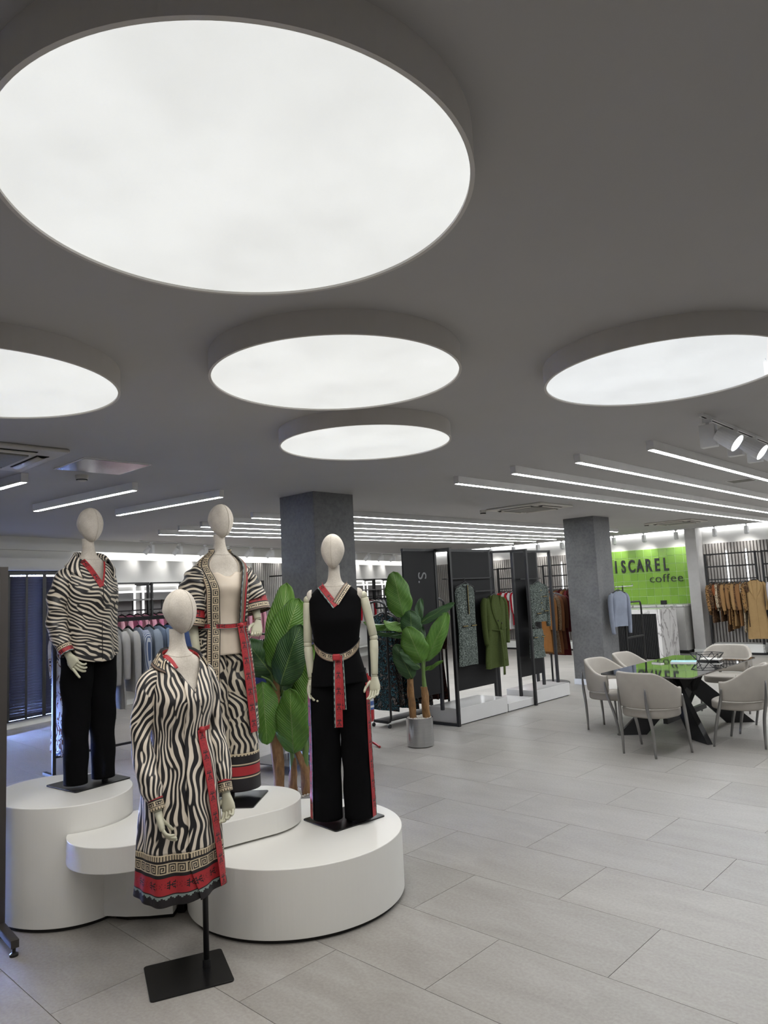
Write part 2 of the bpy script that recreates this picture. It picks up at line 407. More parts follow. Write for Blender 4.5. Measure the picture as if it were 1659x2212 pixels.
def track(p0, p1, rz_dir, spots_, aim, label, group, side, tilt=50, lit=False, power=0, tgt=None, lamps=()):
    a = Vector(p0); b = Vector(p1); d = b - a; L = d.length; ang = math.atan2(d.y, d.x)
    t = empty('lighting_track', (a.x, a.y, HC), ang, label, 'track'); MB().box(0, L, -.018, .018, -.022, 0).build('rail', M_metalgrey, t)
    MB().box(.01, L - .01, -.006, .006, -.0235, -.022).build('slot', M_dark, t)
    proto = None
    for k, s in enumerate(spots_):
        if proto is None: o = make_spot(aim, tilt, lit, 1.3 if lit else 1.0); proto = o
        else: o = copy_tree(proto)
        p = a + d * (s / L); o.location = (p.x, p.y, HC); o.rotation_euler = (0, 0, ang)
        tag(o, '%s spotlight from the left on the ceiling track %s' % (ORD[k], side), 'spotlight', group)
        if power and k in lamps:
            ld = bpy.data.lights.new('spot_lamp', 'SPOT'); ld.energy = power; ld.spot_size = math.radians(100); ld.spot_blend = 1.0; ld.shadow_soft_size = .05; ld.color = (1, .98, .95)
            lo = bpy.data.objects.new('spot_lamp', ld); COL.objects.link(lo); lo.parent = o
            al = math.atan2(aim[1], aim[0]); dd = Vector((math.cos(al) * math.cos(math.radians(tilt)), math.sin(al) * math.cos(math.radians(tilt)), -math.sin(math.radians(tilt))))
            lo.location = Vector((math.cos(al) * .075, math.sin(al) * .075, -.17)) + dd * .1
            lo.rotation_euler = (-dd).to_track_quat('Z', 'Y').to_euler()
# left wall track
tl0 = LP(2.45, .32); tl1 = LP(13.6, .32)
track(tl0, tl1, 0, [.28, 1.02, 1.75, 2.48, 3.25, 4.02, 4.75, 5.5, 6.3, 7.1, 7.9, 8.7, 9.5, 10.3], (-.55, .85), 'slim white lighting track along the left wall', 'spotlights on the left wall track', 'along the left wall', tilt=48, power=4.5, lamps=tuple(range(14)))
# back wall track: long row before the green tiles
tb0 = W(-13.6, BW - .55); tb1 = W(-3.0, BW - .55)
track(tb0, tb1, 0, [.6, 1.4, 2.2, 3.0, 3.75, 4.5, 5.25, 6.05, 6.85, 7.75, 8.45, 9.35, 10.2], (-.35, .95), 'slim white lighting track along the back wall before the green tiles', 'spotlights on the back wall track', 'along the back wall', tilt=45, power=13, lamps=(1, 2, 3, 4, 6, 7, 8, 9, 10, 11, 12))
o = MB().box(-15.6, -6.75, BW - .06, BW - .005, HC - .035, HC - .012).build('cove_light', emit('cove led back', (.97, .99, 1.0), 9.0), rz=YAW)
tag(o, 'thin cove light at the top of the back wall above the green tiles', 'light')
o = MB().box(-6.3, 3.5, BW - .06, BW - .005, HC - .035, HC - .012).build('cove_light', MATS['cove led back'], rz=YAW)
tag(o, 'thin cove light at the top of the back wall above the leopard clothes', 'light')
# near right track with glowing spots
track(W(-1.77, 5.24), W(-1.80, 8.6), 0, [.12, .72, 1.22, 1.9, 2.5], (-.03, -1.0), 'short lighting track at the upper right edge with glowing spotlights', 'glowing spotlights at the upper right', 'at the upper right edge', tilt=38, lit=True)
# -- ceiling fittings
M_ac = plain('off white plastic', (196, 192, 184), .5, var=.03)
M_acgrille = plain('grey intake grille', (140, 138, 132), .7, var=.1, scale=60)
def cassette(u, v, label, rz=0):
    t = empty('air_conditioner', W(u, v, HC), YAW + rz, label, 'air conditioner', 'ceiling cassette air conditioners')
    MB().box(-.475, .475, -.475, .475, -.03, 0).build('panel', M_ac, t, bevel=.015)
    MB().box(-.26, .26, -.26, .26, -.045, -.03).build('intake_grille', M_acgrille, t, bevel=.01)
    for k in range(4):
        r = Matrix.Rotation(k * PI / 2, 4, 'Z')
        MB().box(-.27, .27, .31, .40, -.034, -.0302, mat=r).build('outlet_slot', M_dark, t)
        m = MB(); m.grid(lambda a, b: r @ Vector(((a - .5) * .52, .32 + .07 * b, -.037 - .012 * math.sin(PI * b))), 2, 5); m.build('louvre', M_ac, t, smooth=True, solid=.003)
    return t
cassette(-5.70, 1.735, 'ceiling cassette air conditioner at the left edge of the photo')
cassette(-5.77, 9.34, 'ceiling cassette air conditioner in front of the far pillar')
cassette(-5.82, 15.15, 'ceiling cassette air conditioner before the green coffee wall')
t = empty('access_panel', W(-5.75, 2.70, HC), YAW, 'shiny metal access panel in the ceiling at the left', 'panel')
MB().box(-.29, .29, -.29, .29, -.006, 0).build('frame', M_metalgrey, t); MB().box(-.275, .275, -.275, .275, -.009, -.006).build('door', plain('polished metal', (188, 184, 190), .18, 1.0, var=.04), t)
t = empty('smoke_detector', W(-6.25, 2.74, HC), 0, 'small round smoke detector on the ceiling at the left', 'smoke detector')
MB().lathe([(.001, 0), (.055, 0), (.055, -.02), (.045, -.045), (.03, -.055), (.001, -.055)], 24).build('body', M_ac, t, smooth=False)
MB().lathe([(.047, -.038), (.049, -.038), (.046, -.046), (.044, -.046)], 24).build('vent_slot', M_dark, t)
for (u, v, lab) in ((-6.35, 8.95, 'small ceiling sensor at the air conditioner before the far pillar'), (-6.3, 14.75, 'small ceiling sensor at the air conditioner before the coffee wall')):
    t = empty('ceiling_sensor', W(u, v, HC), 0, lab, 'sensor')
    MB().lathe([(.001, 0), (.05, 0), (.05, -.03), (.038, -.06), (.001, -.06)], 20).build('body', M_ac, t); MB().lathe([(.039, -.042), (.046, -.042), (.041, -.058), (.036, -.058)], 20).build('lens_band', M_dark, t)
t = empty('ceiling_vent', W(-2.8, 9.48, HC), YAW, 'small grey vent in the ceiling between the linear lights', 'vent')
MB().box(-.15, .15, -.15, .15, -.008, 0).build('frame', M_metalgrey, t)
for k in range(6): MB().box(-.13, .13, -.125 + k * .045, -.105 + k * .045, -.012, -.008).build('blade', M_acgrille, t)
# clear sheet hanging at the right edge
t = empty('hanging_sheet', W(-.55, 3.62, 0), YAW, 'clear acrylic sheet hanging from the ceiling at the right edge', 'sheet')
cp = Vector((1.915, 3.45, 0)); t.location = cp; t.rotation_euler = (0, 0, math.radians(5))
MB().box(0, .5, -.002, .002, 2.56, 2.86).build('sheet', M_glass, t)
MB().tube([(.012, 0, 2.86), (.012, 0, HC)], .0012, 6).build('wire', M_chrome, t); MB().tube([(.46, 0, 2.86), (.46, 0, HC)], .0012, 6).build('wire', M_chrome, t)
# ================================================================== white plinths
def ellipse(cx, cy, a, b, ang, n=96):
    ca, sa = math.cos(ang), math.sin(ang)
    return [(cx + a * math.cos(t) * ca - b * math.sin(t) * sa, cy + a * math.cos(t) * sa + b * math.sin(t) * ca) for t in [2 * PI * i / n for i in range(n)]]
def capsule(p, q, r, n=40):
    d = Vector((q[0] - p[0], q[1] - p[1])); a = math.atan2(d.y, d.x); out = []
    for c, s in ((q, a - PI / 2), (p, a + PI / 2)):
        for i in range(n + 1):
            t = s + PI * i / n; out.append((c[0] + r * math.cos(t), c[1] + r * math.sin(t)))
    return out
def shrink(pts, d):
    cx = sum(p[0] for p in pts) / len(pts); cy = sum(p[1] for p in pts) / len(pts)
    return [(cx + (p[0] - cx) * (1 - d), cy + (p[1] - cy) * (1 - d)) for p in pts]
M_plinth = plain('white plinth lacquer', (232, 231, 226), .38, var=.012, scale=2)
M_toe = plain('plinth toe kick', (34, 33, 32), .8)
Z1, Z2, Z3 = .68, .53, .38
P3c = (-.645, 4.645)
t = empty('display_plinth', (0, 0, 0), 0, 'wide round white plinth under the black trouser mannequin', 'plinth')
c3 = ellipse(*P3c, .66, .66, 0, 128)
MB().prism(c3, .022, Z3).build('body', M_plinth, t, bevel=.004); MB().prism(shrink(c3, .03), 0, .022).build('toe_kick', M_toe, t)
t = empty('display_plinth', (0, 0, 0), 0, 'tall oval white plinth under the zebra shirt mannequin', 'plinth')
c1 = ellipse(-2.109, 4.67, .472, .385, math.radians(143), 128)
MB().prism(c1, .022, Z1).build('body', M_plinth, t, bevel=.004); MB().prism(shrink(c1, .04), 0, .022).build('toe_kick', M_toe, t)
t = empty('display_plinth', (0, 0, 0), 0, 'oblong white plinth slab between the tall and the wide round plinth', 'plinth')
# slab outline stops short of the tall plinth beside it
cap_ = capsule((-1.575, 4.335), (-.965, 4.785), .336)
def inside_e(p, m=1.02):
    dx, dy = p[0] + 2.109, p[1] - 4.67; a = math.radians(143); x = dx * math.cos(a) + dy * math.sin(a); y = -dx * math.sin(a) + dy * math.cos(a)
    return (x / (.472 * m)) ** 2 + (y / (.385 * m)) ** 2 < 1
k0 = [i for i in range(len(cap_)) if inside_e(cap_[i])]
el = [p for p in ellipse(-2.109, 4.67, .472 * 1.015, .385 * 1.015, math.radians(143), 128)]
def inside_cap(p):
    a = Vector((-1.575, 4.335)); b = Vector((-.965, 4.785)); q = Vector(p); t_ = max(0, min(1, (q - a).dot(b - a) / (b - a).length_squared)); return (a + (b - a) * t_ - q).length < .336
if k0:
    n = len(cap_); st = [i for i in range(n) if (not inside_e(cap_[i])) and inside_e(cap_[i - 1])][0]
    seq = [cap_[(st + i) % n] for i in range(n)]; keep = [p for p in seq if not inside_e(p)]
    arc = [p for p in el if inside_cap(p)]
    # order the arc from the last kept point to the first
    last = Vector(keep[-1]); m_ = len(el); idx = [i for i in range(m_) if inside_cap(el[i])]
    s0 = [i for i in idx if not inside_cap(el[i - 1])][0]; arc = []
    i = s0
    while inside_cap(el[i % m_]): arc.append(el[i % m_]); i += 1
    if (Vector(arc[0]) - last).length > (Vector(arc[-1]) - last).length: arc.reverse()
    cap_ = keep + arc
MB().prism(cap_, Z3 + .012, Z2).build('slab', M_plinth, t, bevel=.004)
base = ellipse(-1.50, 4.64, .28, .27, 0, 64)
mb = MB(); bp = [p for p in base]
mb.prism([(-1.745, 4.38), (-1.6, 4.352), (-1.47, 4.347), (-1.335, 4.362), (-1.335, 4.9), (-1.66, 4.9), (-1.66, 4.6), (-1.69, 4.45)], .03, Z3 + .012).build('base', M_plinth, t)
MB().box(-1.33, -1.29, 4.44, 4.9, 0, Z3 + .01).build('infill_panel', M_dark, t)  # dark box standing in for the shaded gap before the round plinth
mb = MB(); mb.prism([(-1.68, 4.41), (-1.6, 4.38), (-1.34, 4.39), (-1.34, 4.85), (-1.62, 4.85)], 0, .03).build('toe_kick', M_toe, t)
# ================================================================== mannequins
def mat_zebra(name, ang=0.0, scale=15.0, dark=(13, 11, 16), light=(222, 211, 194), warp=.10, rough=.5, thr=.5, aniso=.88, sy=.55):
    k = NT(name); t = k.n('ShaderNodeTexCoord'); uv = t.outputs['UV']
    n1 = k.n('ShaderNodeTexNoise'); k.l(uv, n1.inputs['Vector']); n1.inputs['Scale'].default_value = 5.0; n1.inputs['Detail'].default_value = 1
    sub = k.n('ShaderNodeVectorMath', operation='SUBTRACT'); k.l(n1.outputs['Color'], sub.inputs[0]); sub.inputs[1].default_value = (.5, .5, .5)
    sc = k.n('ShaderNodeVectorMath', operation='SCALE'); k.l(sub.outputs[0], sc.inputs[0]); sc.inputs['Scale'].default_value = warp
    ad = k.n('ShaderNodeVectorMath', operation='ADD'); k.l(uv, ad.inputs[0]); k.l(sc.outputs[0], ad.inputs[1])
    mp = k.n('ShaderNodeMapping'); mp.inputs['Rotation'].default_value = (0, 0, ang); k.l(ad.outputs[0], mp.inputs[0])
    m2 = k.n('ShaderNodeMapping'); m2.inputs['Scale'].default_value = (1, sy, 1); k.l(mp.outputs[0], m2.inputs[0])
    g = k.n('ShaderNodeTexGabor'); g.gabor_type = '2D'; k.l(m2.outputs[0], g.inputs['Vector']); g.inputs['Scale'].default_value = scale; g.inputs['Frequency'].default_value = 2.0; g.inputs['Anisotropy'].default_value = aniso; g.inputs['Orientation'].default_value = 0.0
    c = k.ramp(g.outputs['Value'], [(thr - .018, lin(dark)), (thr + .018, lin(light))])
    k.col(c); k.set(Roughness=rough); k.b.inputs['Sheen Weight'].default_value = .15
    return k.m
M_zebraD = mat_zebra('zebra print satin', 0, 16, sy=.5, warp=.12, thr=.52, aniso=.82)
M_zebraS = mat_zebra('zebra print blouse', math.radians(112), 20, sy=.45, light=(203, 193, 176), warp=.12, thr=.52, aniso=.84)
M_zebraK = mat_zebra('zebra print kimono', math.radians(75), 19, sy=.5, light=(200, 190, 172), warp=.14, thr=.53, aniso=.82)
M_zebraP = mat_zebra('fine zebra print', math.radians(-12), 25, sy=.5, light=(203, 193, 174), warp=.10, aniso=.84)
M_zebraL = mat_zebra('zebra print sleeve', math.radians(24), 16, sy=.5, warp=.12, thr=.52, aniso=.82)
M_blackcloth = plain('black crepe', (7, 7, 9), .95, var=.2, scale=200, bump=.1, spec=.12)
M_cream = plain('cream satin', (206, 193, 176), .42, var=.05, scale=9)
def mat_linen():
    k = NT('linen head cover'); v = k.coord('Object'); a = k.noise(v, 9, 4, .6); w = k.n('ShaderNodeTexNoise'); k.l(v, w.inputs['Vector']); w.inputs['Scale'].default_value = 160; w.inputs['Detail'].default_value = 2
    k.col(k.mix(.2, k.ramp(a, [(.3, lin((180, 172, 161))), (.7, lin((210, 203, 192)))]), k.ramp(w.outputs[0], [(.3, lin((150, 144, 134))), (.7, lin((222, 216, 208)))])))
    k.set(Roughness=.85); k.bump(w.outputs[0], .12, .002); return k.m
M_linen = mat_linen()
M_wood = plain('painted wooden joint', (190, 188, 166), .5, var=.05, scale=14)
# flat printed borders: palette 0 black, 1 cream, 2 red, 3 dark red, 4 teal, 5 brown
PAL = [plain('print black', (22, 18, 22), .55), plain('print cream', (192, 176, 148), .55), plain('print red', (160, 36, 42), .55), plain('print dark red', (120, 24, 34), .55), plain('print teal', (128, 142, 138), .55), plain('print brown', (120, 100, 84), .55)]
GREEK = ["0000000000", "1111111111", "1000000001", "1011111101", "1010000101", "1010110101", "1010100101", "1010111101", "1010000001", "1111111111", "0000000000"]
GLYPH = ["00100000100000000000", "11100011101000010000", "00100100001001000010", "11111111100000100000", "00100100001001000010", "11100011101000010000", "00100000100000000000"]
def band(kind, i, j, rows):
    if kind == 'black': return 0
    if kind == 'cream': return 1
    if kind == 'red': return 2
    if kind == 'brown': return 5
    if kind == 'comb': return 1 if i % 3 else (0 if j % 7 else 1)
    if kind == 'greek':
        r = min(10, int(j * 11 / rows)); return int(GREEK[r][i % 10])
    if kind == 'glyph':
        m = rows - 7; a = m // 2
        if j < a or j >= a + 7: return 2
        ch = GLYPH[j - a][i % 20]
        return (0 if (i % 20) < 10 else 3) if ch == '1' else 2
    if kind == 'tri':
        ph = i % 8; q = ph if ph < 4 else 7 - ph; h = j / max(1, rows - 1) * 4
        return 4 if q > h - .5 else 0
    return 0
def stack(bands):
    """bands from top to bottom: (kind, rows); returns pattern function for a grid whose v runs bottom to top"""
    tot = sum(r for _, r in bands)
    def pat(i, j, nu, nv):
        y = nv - 1 - j; y = y * tot // nv
        for kd, r in bands:
            if y < r: return band(kd, i, y, r)
            y -= r
        return 0
    return tot, pat
def offset_from(fn, a, b, d=.004):
    """push a surface point outward along its normal"""
    e = 1e-3; p = fn(a, b); du = fn(a + e, b) - fn(a - e, b); dv = fn(a, b + e) - fn(a, b - e); n = du.cross(dv)
    if n.length < 1e-12: return p
    return p + n.normalized() * d
def ribbon(name, parent, path, side, width, bands, cell=.005, label=None, solid=.0015):
    """flat ribbon: path is a list of points on its centre line, side the list of unit vectors across it"""
    L = sum((path[i + 1] - path[i]).length for i in range(len(path) - 1)); nu = max(4, int(L / cell)); nv, pat = stack(bands)
    cum = [0]
    for i in range(len(path) - 1): cum.append(cum[-1] + (path[i + 1] - path[i]).length)
    def at(a):
        s = a * L; i = 0
        while i < len(cum) - 2 and cum[i + 1] < s: i += 1
        t = (s - cum[i]) / max(1e-9, cum[i + 1] - cum[i]); return path[i].lerp(path[i + 1], t), side[i].lerp(side[i + 1], t)
    def fn(a, b): p, w = at(a); return p + w * ((b - .5) * width)
    m = MB(); m.grid(fn, nu, nv, pat=pat); o = m.build(name, PAL, parent, smooth=True, solid=solid)
    if label: o['label'] = label
    return o
TORSO = [(-.205, .037, .040, .016), (-.25, .038, .042, .012), (-.29, .043, .046, .007), (-.318, .054, .052, .004), (-.342, .083, .060, .004), (-.362, .112, .068, .004), (-.382, .136, .075, .004), (-.41, .158, .082, .002), (-.46, .158, .094, -.004), (-.52, .153, .112, -.014), (-.57, .150, .122, -.018), (-.64, .134, .105, -.008), (-.74, .118, .090, 0), (-.82, .138, .102, .004), (-.93, .166, .120, .006), (-1.03, .165, .116, .006)]
def surf(prof, th, z, off=0.0, fold=None):
    a, b, yo = interp(prof, z); r = off + (fold(th, z) if fold else 0)
    return Vector(((a + r) * math.cos(th), yo + (b + r) * math.sin(th), z))
def shell(name, parent, prof, zb, zt, mat, t0=0, t1=2 * PI, nth=96, nz=60, off=.0, fold=None, uvr=.16, solid=.003, mi_pat=None, label=None):
    """cloth loft: zb(th), zt(th) are its lower and upper edges"""
    def fn(a, b):
        th = t0 + (t1 - t0) * a; z0, z1 = zb(th), zt(th); return surf(prof, th, z0 + (z1 - z0) * b, off, fold)
    def uvf(a, b):
        th = t0 + (t1 - t0) * a; z0, z1 = zb(th), zt(th); return (th * uvr, z0 + (z1 - z0) * b)
    m = MB(); m.grid(fn, nth, nz, uvfn=uvf)
    o = m.build(name, mat, parent, smooth=True, solid=solid)
    if label: o['label'] = label
    return o
def head(parent, turn=0.0):
    def prof(s):   # s 0 chin .. 1 top
        z = -.228 + .228 * s
        w = .0785 * (math.sin(PI * min(1, (s * .92 + .08)) ** .80) ** .62 if 0 < s < 1 else 0)
        return z, w
    m = MB(); R = Matrix.Rotation(turn, 4, 'Z'); nth, nz = 48, 36
    def fn(a, b):
        th = 2 * PI * a; ph = PI * b
        z = -math.cos(ph); r = math.sin(ph)
        taper = 1.0 if z > .1 else 1 - .30 * ((.1 - z) / 1.1) ** 1.3
        x = .0785 * r * taper * math.cos(th); y = .098 * r * (1 - .18 * max(0, -z)) * math.sin(th)
        y += -.022 * max(0, -z) + .004                       # chin forward
        # shallow face plane with a soft ridge down its middle
        if math.sin(th) < 0:
            f = -math.sin(th); y += .010 * f ** 4 * (1 - z * z); y -= .007 * math.exp(-(x / .012) ** 2) * max(0, 1 - abs(z + .15) * 1.3) * f
        return R @ Vector((x, y - .018, z * .114 - .114))
    m.grid(fn, nth, nz); h = m.build('head', M_linen, parent, smooth=True, merge=True)
    pts = [fn(.75, .03 + .94 * i / 30) + R @ Vector((0, -.0006, 0)) for i in range(31)]
    MB().tube(pts, .0014, 6).build('seam', plain('linen seam', (176, 168, 156), .9), h, smooth=True)
    pts = [fn(.0, .2 + .78 * i / 20) for i in range(21)]; MB().tube(pts, .0011, 6).build('seam', MATS['linen seam'], h, smooth=True)
    pts = [fn(.5, .2 + .78 * i / 20) for i in range(21)]; MB().tube(pts, .0011, 6).build('seam', MATS['linen seam'], h, smooth=True)
    return h
def torso(parent, zlow=-1.03):
    m = MB(); m.grid(lambda a, b: surf(TORSO, 2 * PI * a, -.205 + (zlow + .205) * b), 64, 60); o = m.build('torso', M_linen, parent, smooth=True, merge=True)
    pts = [surf(TORSO, 2 * PI * i / 40, -.325 - .022 * max(0, -math.sin(2 * PI * i / 40)), .0008) for i in range(41)]
    MB().tube(pts, .0012, 6).build('neck_seam', MATS['linen seam'], o, smooth=True)
    return o
def hand(parent, M, curl=.35, mirror=1, spread=.05, thumb=.6, point=None):
    """wooden hand: wrist at the origin of M, fingers along local -z, palm facing local -y, thumb at local +x*mirror"""
    m = MB()
    secs = [(0, .021, .019), (-.012, .023, .018), (-.03, .030, .016), (-.055, .037, .0155), (-.078, .038, .014), (-.088, .036, .011)]
    def pf(a, b):
        th = 2 * PI * a; s = b * (len(secs) - 1); i = min(int(s), len(secs) - 2); t = s - i
        z, w, d = [p + (q - p) * t for p, q in zip(secs[i], secs[i + 1])]
        c, sn = math.cos(th), math.sin(th); return M @ Vector((mirror * w * abs(c) ** .8 * (1 if c > 0 else -1), d * abs(sn) ** .8 * (1 if sn > 0 else -1), z))
    m.grid(pf, 28, 20); n0 = len(m.v)
    m.add([M @ Vector((mirror * .034 * math.cos(2 * PI * i / 16), .010 * math.sin(2 * PI * i / 16), -.0885)) for i in range(16)], [tuple(range(16))])
    h = m.build('hand', M_wood, parent, smooth=True)
    def finger(base, L, r, c0, sx):
        p = Vector(base); ang = c0; pts = [p.copy()]; rad = [r * .95]
        for q, l in enumerate(L):
            d = Vector((sx, -math.sin(ang), -math.cos(ang))).normalized()
            for s in (.15, .5, .85, 1.0):
                pts.append(p + d * l * s); rad.append(r * (1 - .10 * q) * (1.0 if s < .9 else .88))
            p = p + d * l; ang += c0 * 1.05 + .06
        d = (pts[-1] - pts[-2]).normalized(); pts.append(pts[-1] + d * .004); rad.append(r * .35)
        MB().tube([M @ Vector((mirror * v.x, v.y, v.z)) for v in pts], rad, 10).build('finger', M_wood, h, smooth=True)
    for i, (x, Ls, r) in enumerate([(.026, (.036, .024, .02), .0088), (.009, (.040, .027, .021), .0090), (-.009, (.037, .025, .02), .0087), (-.026, (.029, .02, .017), .0078)]):
        cc = curl * (1 + .12 * i)
        if point is not None and i == point: cc = .05
        finger((x, 0, -.082), Ls, r, cc, spread * (1.5 - i))
    # thumb from the side of the palm
    pts = [Vector((.026, -.004, -.028)), Vector((.042, -.012, -.045)), Vector((.052, -.022 - .01 * thumb, -.066)), Vector((.054, -.032 - .012 * thumb, -.086)), Vector((.052, -.040 - .012 * thumb, -.100))]
    MB().tube([M @ Vector((mirror * v.x, v.y, v.z)) for v in pts], [.011, .0105, .0095, .0088, .005], 10).build('thumb', M_wood, h, smooth=True)
    return h
def frame(origin, down, front):
    """matrix with local -z along 'down' and local -y along 'front'"""
    d = Vector(down).normalized(); z = -d; f = Vector(front); y = -(f - d * f.dot(d)).normalized(); x = y.cross(z).normalized()
    return Matrix(((x[0], y[0], z[0], origin[0]), (x[1], y[1], z[1], origin[1]), (x[2], y[2], z[2], origin[2]), (0, 0, 0, 1)))
def sleeve(name, parent, ctrl, mat, n=40, k=28, wr=.006, flat=1.0, seed=0, uvo=0.0):
    """ctrl: list of (x,y,z,r)"""
    cs = spline(ctrl, n); m = MB(); pts = [Vector(c[:3]) for c in cs]; prev = None; rows = []; L = 0
    for i, p in enumerate(pts):
        t = (pts[min(i + 1, n)] - pts[max(i - 1, 0)]).normalized()
        x = (Vector((0, 1, 0)) - t * t.y).normalized() if prev is None else (prev - t * prev.dot(t)).normalized()
        prev = x; y = t.cross(x); L += (p - pts[i - 1]).length if i else 0
        row = []
        for j in range(k + 1):
            a = 2 * PI * j / k; e = math.sin(PI * i / n)
            w = wr * e * (math.sin(2 * a + 9 * i / n * PI + seed) + .6 * math.sin(3 * a - 7 * i / n * PI + seed * 2))
            r = cs[i][3] + w; row.append((p + x * r * math.cos(a) * flat + y * r * math.sin(a), (uvo + a * .055, L)))
        rows.append(row)
    vs_ = [q[0] for r in rows for q in r]; uvs = [q[1] for r in rows for q in r]; fs = []
    for i in range(n):
        for j in range(k):
            a = i * (k + 1) + j; fs.append((a, a + 1, a + k + 2, a + k + 1))
    m.add(vs_, fs, 0, uvs); o = m.build(name, mat, parent, smooth=True, solid=.0025)
    ex = (pts[-1] - pts[-2]).normalized()
    return o, pts[-1], ex, cs[-1][3]
def cuff(parent, p, d, r0, r1, length, bands, cell=.0045, solid=.002, name='cuff', yref=(0, 1, 0)):
    nv, pat = stack(bands); nu = max(12, int(2 * PI * r0 / cell)); t = Vector(d).normalized(); x = Vector(yref) - t * t.dot(Vector(yref)); x.normalize(); y = t.cross(x)
    def fn(a, b):
        th = 2 * PI * a; r = r1 + (r0 - r1) * b; return Vector(p) + t * length * (1 - b) + (x * math.cos(th) + y * math.sin(th)) * r
    m = MB(); m.grid(fn, nu, nv, pat=pat); return m.build(name, PAL, parent, smooth=True, solid=solid)
def stand(parent, T, pole_xy, plate_c, plate_w, plate_d, plate_rz, ztop):
    """base plate and pole; coordinates in world metres relative to the parent's base frame (z=0 at the support)"""
    inv = parent.matrix_local if False else None
    R = Matrix.Rotation(plate_rz, 4, 'Z')
    n = 8; r = .018; out = []
    for cx, cy, a0 in ((plate_w / 2 - r, plate_d / 2 - r, 0), (-plate_w / 2 + r, plate_d / 2 - r, PI / 2), (-plate_w / 2 + r, -plate_d / 2 + r, PI), (plate_w / 2 - r, -plate_d / 2 + r, 1.5 * PI)):
        for i in range(n + 1):
            a = a0 + PI / 2 * i / n; q = R @ Vector((cx + r * math.cos(a), cy + r * math.sin(a), 0)); out.append((q.x + plate_c[0], q.y + plate_c[1]))
    MB().prism(out, 0, .008).build('base_plate', M_blackgloss, parent, bevel=.0015)
    MB().tube([(pole_xy[0], pole_xy[1], .008), (pole_xy[0], pole_xy[1], ztop)], .0145, 16).build('pole', M_black, parent, smooth=True)
    MB().tube([(pole_xy[0], pole_xy[1], .008), (pole_xy[0], pole_xy[1], .045)], .020, 16).build('pole_socket', M_black, parent)
FRONT = -PI / 2
def vneck(prof, zbot, slope, zmax, off):
    """upper edge of a garment with a V opening: highest z for each angle"""
    def zt(th):
        if math.sin(th) > -.02: return zmax
        z = zmax
        for _ in range(60):
            x = abs((interp(prof, z)[0] + off) * math.cos(th))
            if z <= zbot + slope * x: break
            z -= .004
        return max(z, zbot)
    return zt
def relpose(x, y, z, phi): return Vector((x, y, z)), phi
def local_xy(px, py, ox, oy, phi):
    d = Vector((px - ox, py - oy, 0)); return (Matrix.Rotation(-phi, 4, 'Z') @ d).to_2d()
def onfront(prof, x, z, off=0.0):
    a, b, yo = interp(prof, z); c = max(-1, min(1, x / (a + off))); th = -math.acos(c); return surf(prof, th, z, off)
def front_ribbon(name, parent, prof, path, width, bands, off=.008, cell=.005, label=None):
    """printed strip lying on the front of a garment; path is a list of (x, z)"""
    P = [Vector((p[0], 0, p[1])) for p in path]; L = sum((P[i + 1] - P[i]).length for i in range(len(P) - 1)); nu = max(6, int(L / cell)); nv, pat = stack(bands)
    def at(a):
        s = a * L; i = 0
        while i < len(P) - 2 and (P[i + 1] - P[i]).length < s: s -= (P[i + 1] - P[i]).length; i += 1
        d = (P[i + 1] - P[i]); return P[i] + d.normalized() * s, d.normalized()
    def fn(a, b):
        p, d = at(a); w = Vector((-d.z, 0, d.x)); q = p + w * ((b - .5) * width); return onfront(prof, q.x, q.z, off)
    m = MB(); m.grid(fn, nu, nv, pat=pat); o = m.build(name, PAL, parent, smooth=True, solid=.002)
    if label: o['label'] = label
    return o
def ring_ribbon(name, parent, prof, zc, h, bands, off=.008, t0=0, t1=2 * PI, cell=.005, fold=None):
    nv, pat = stack(bands); a_, b_, _ = interp(prof, zc(FRONT)); nu = int(abs(t1 - t0) * (a_ + b_) / 2 / cell)
    def fn(a, b):
        th = t0 + (t1 - t0) * a; return surf(prof, th, zc(th) + (b - .5) * h, off, fold)
    m = MB(); m.grid(fn, nu, nv, pat=pat); return m.build(name, PAL, parent, smooth=True, solid=.002)
def collar(name, parent, mats, prof, pat=None, nv=10, tip=.085, zend=-.385, open_=.55, stand_=.030, off=.013):
    """turned down collar: a short stand at the neck, then a fall lying on the garment, pointed at the front"""
    t0 = FRONT + open_; t1 = FRONT + 2 * PI - open_
    def fn(a, b):
        th = t0 + (t1 - t0) * a; f = abs(a - .5) * 2; drop = .045 * f ** 3
        if b < .25:
            q = b / .25; p = surf(prof, th, -.330 - drop, .002); return p + Vector((0, 0, stand_ * q * (1 - .5 * f ** 4)))
        q = (b - .25) / .75; z0 = -.330 - drop; z1 = zend - tip * max(0, (f - .62) / .38) ** 1.4 - drop * .3; z = z0 + (z1 - z0) * q
        th2 = th + (th - FRONT - PI) / PI * .16 * q * f
        p = surf(prof, th2, z, off + .008 * math.sin(PI * q)); up = stand_ * (1 - .5 * f ** 4) * max(0, 1 - q * 2.2); return p + Vector((0, 0, up))
    m = MB(); m.grid(fn, 80, nv, uvfn=lambda a, b: (a * .5, b * .12), pat=pat); return m.build(name, mats, parent, smooth=True, solid=.003)
def lift(root, H):
    for o in root.children: o.location.z += H
def leg(name, parent, ctrl, mat, n=36, k=36, wr=.004, uvo=0):
    return sleeve(name, parent, ctrl, mat, n, k, wr, 1.0, 0, uvo)[0]
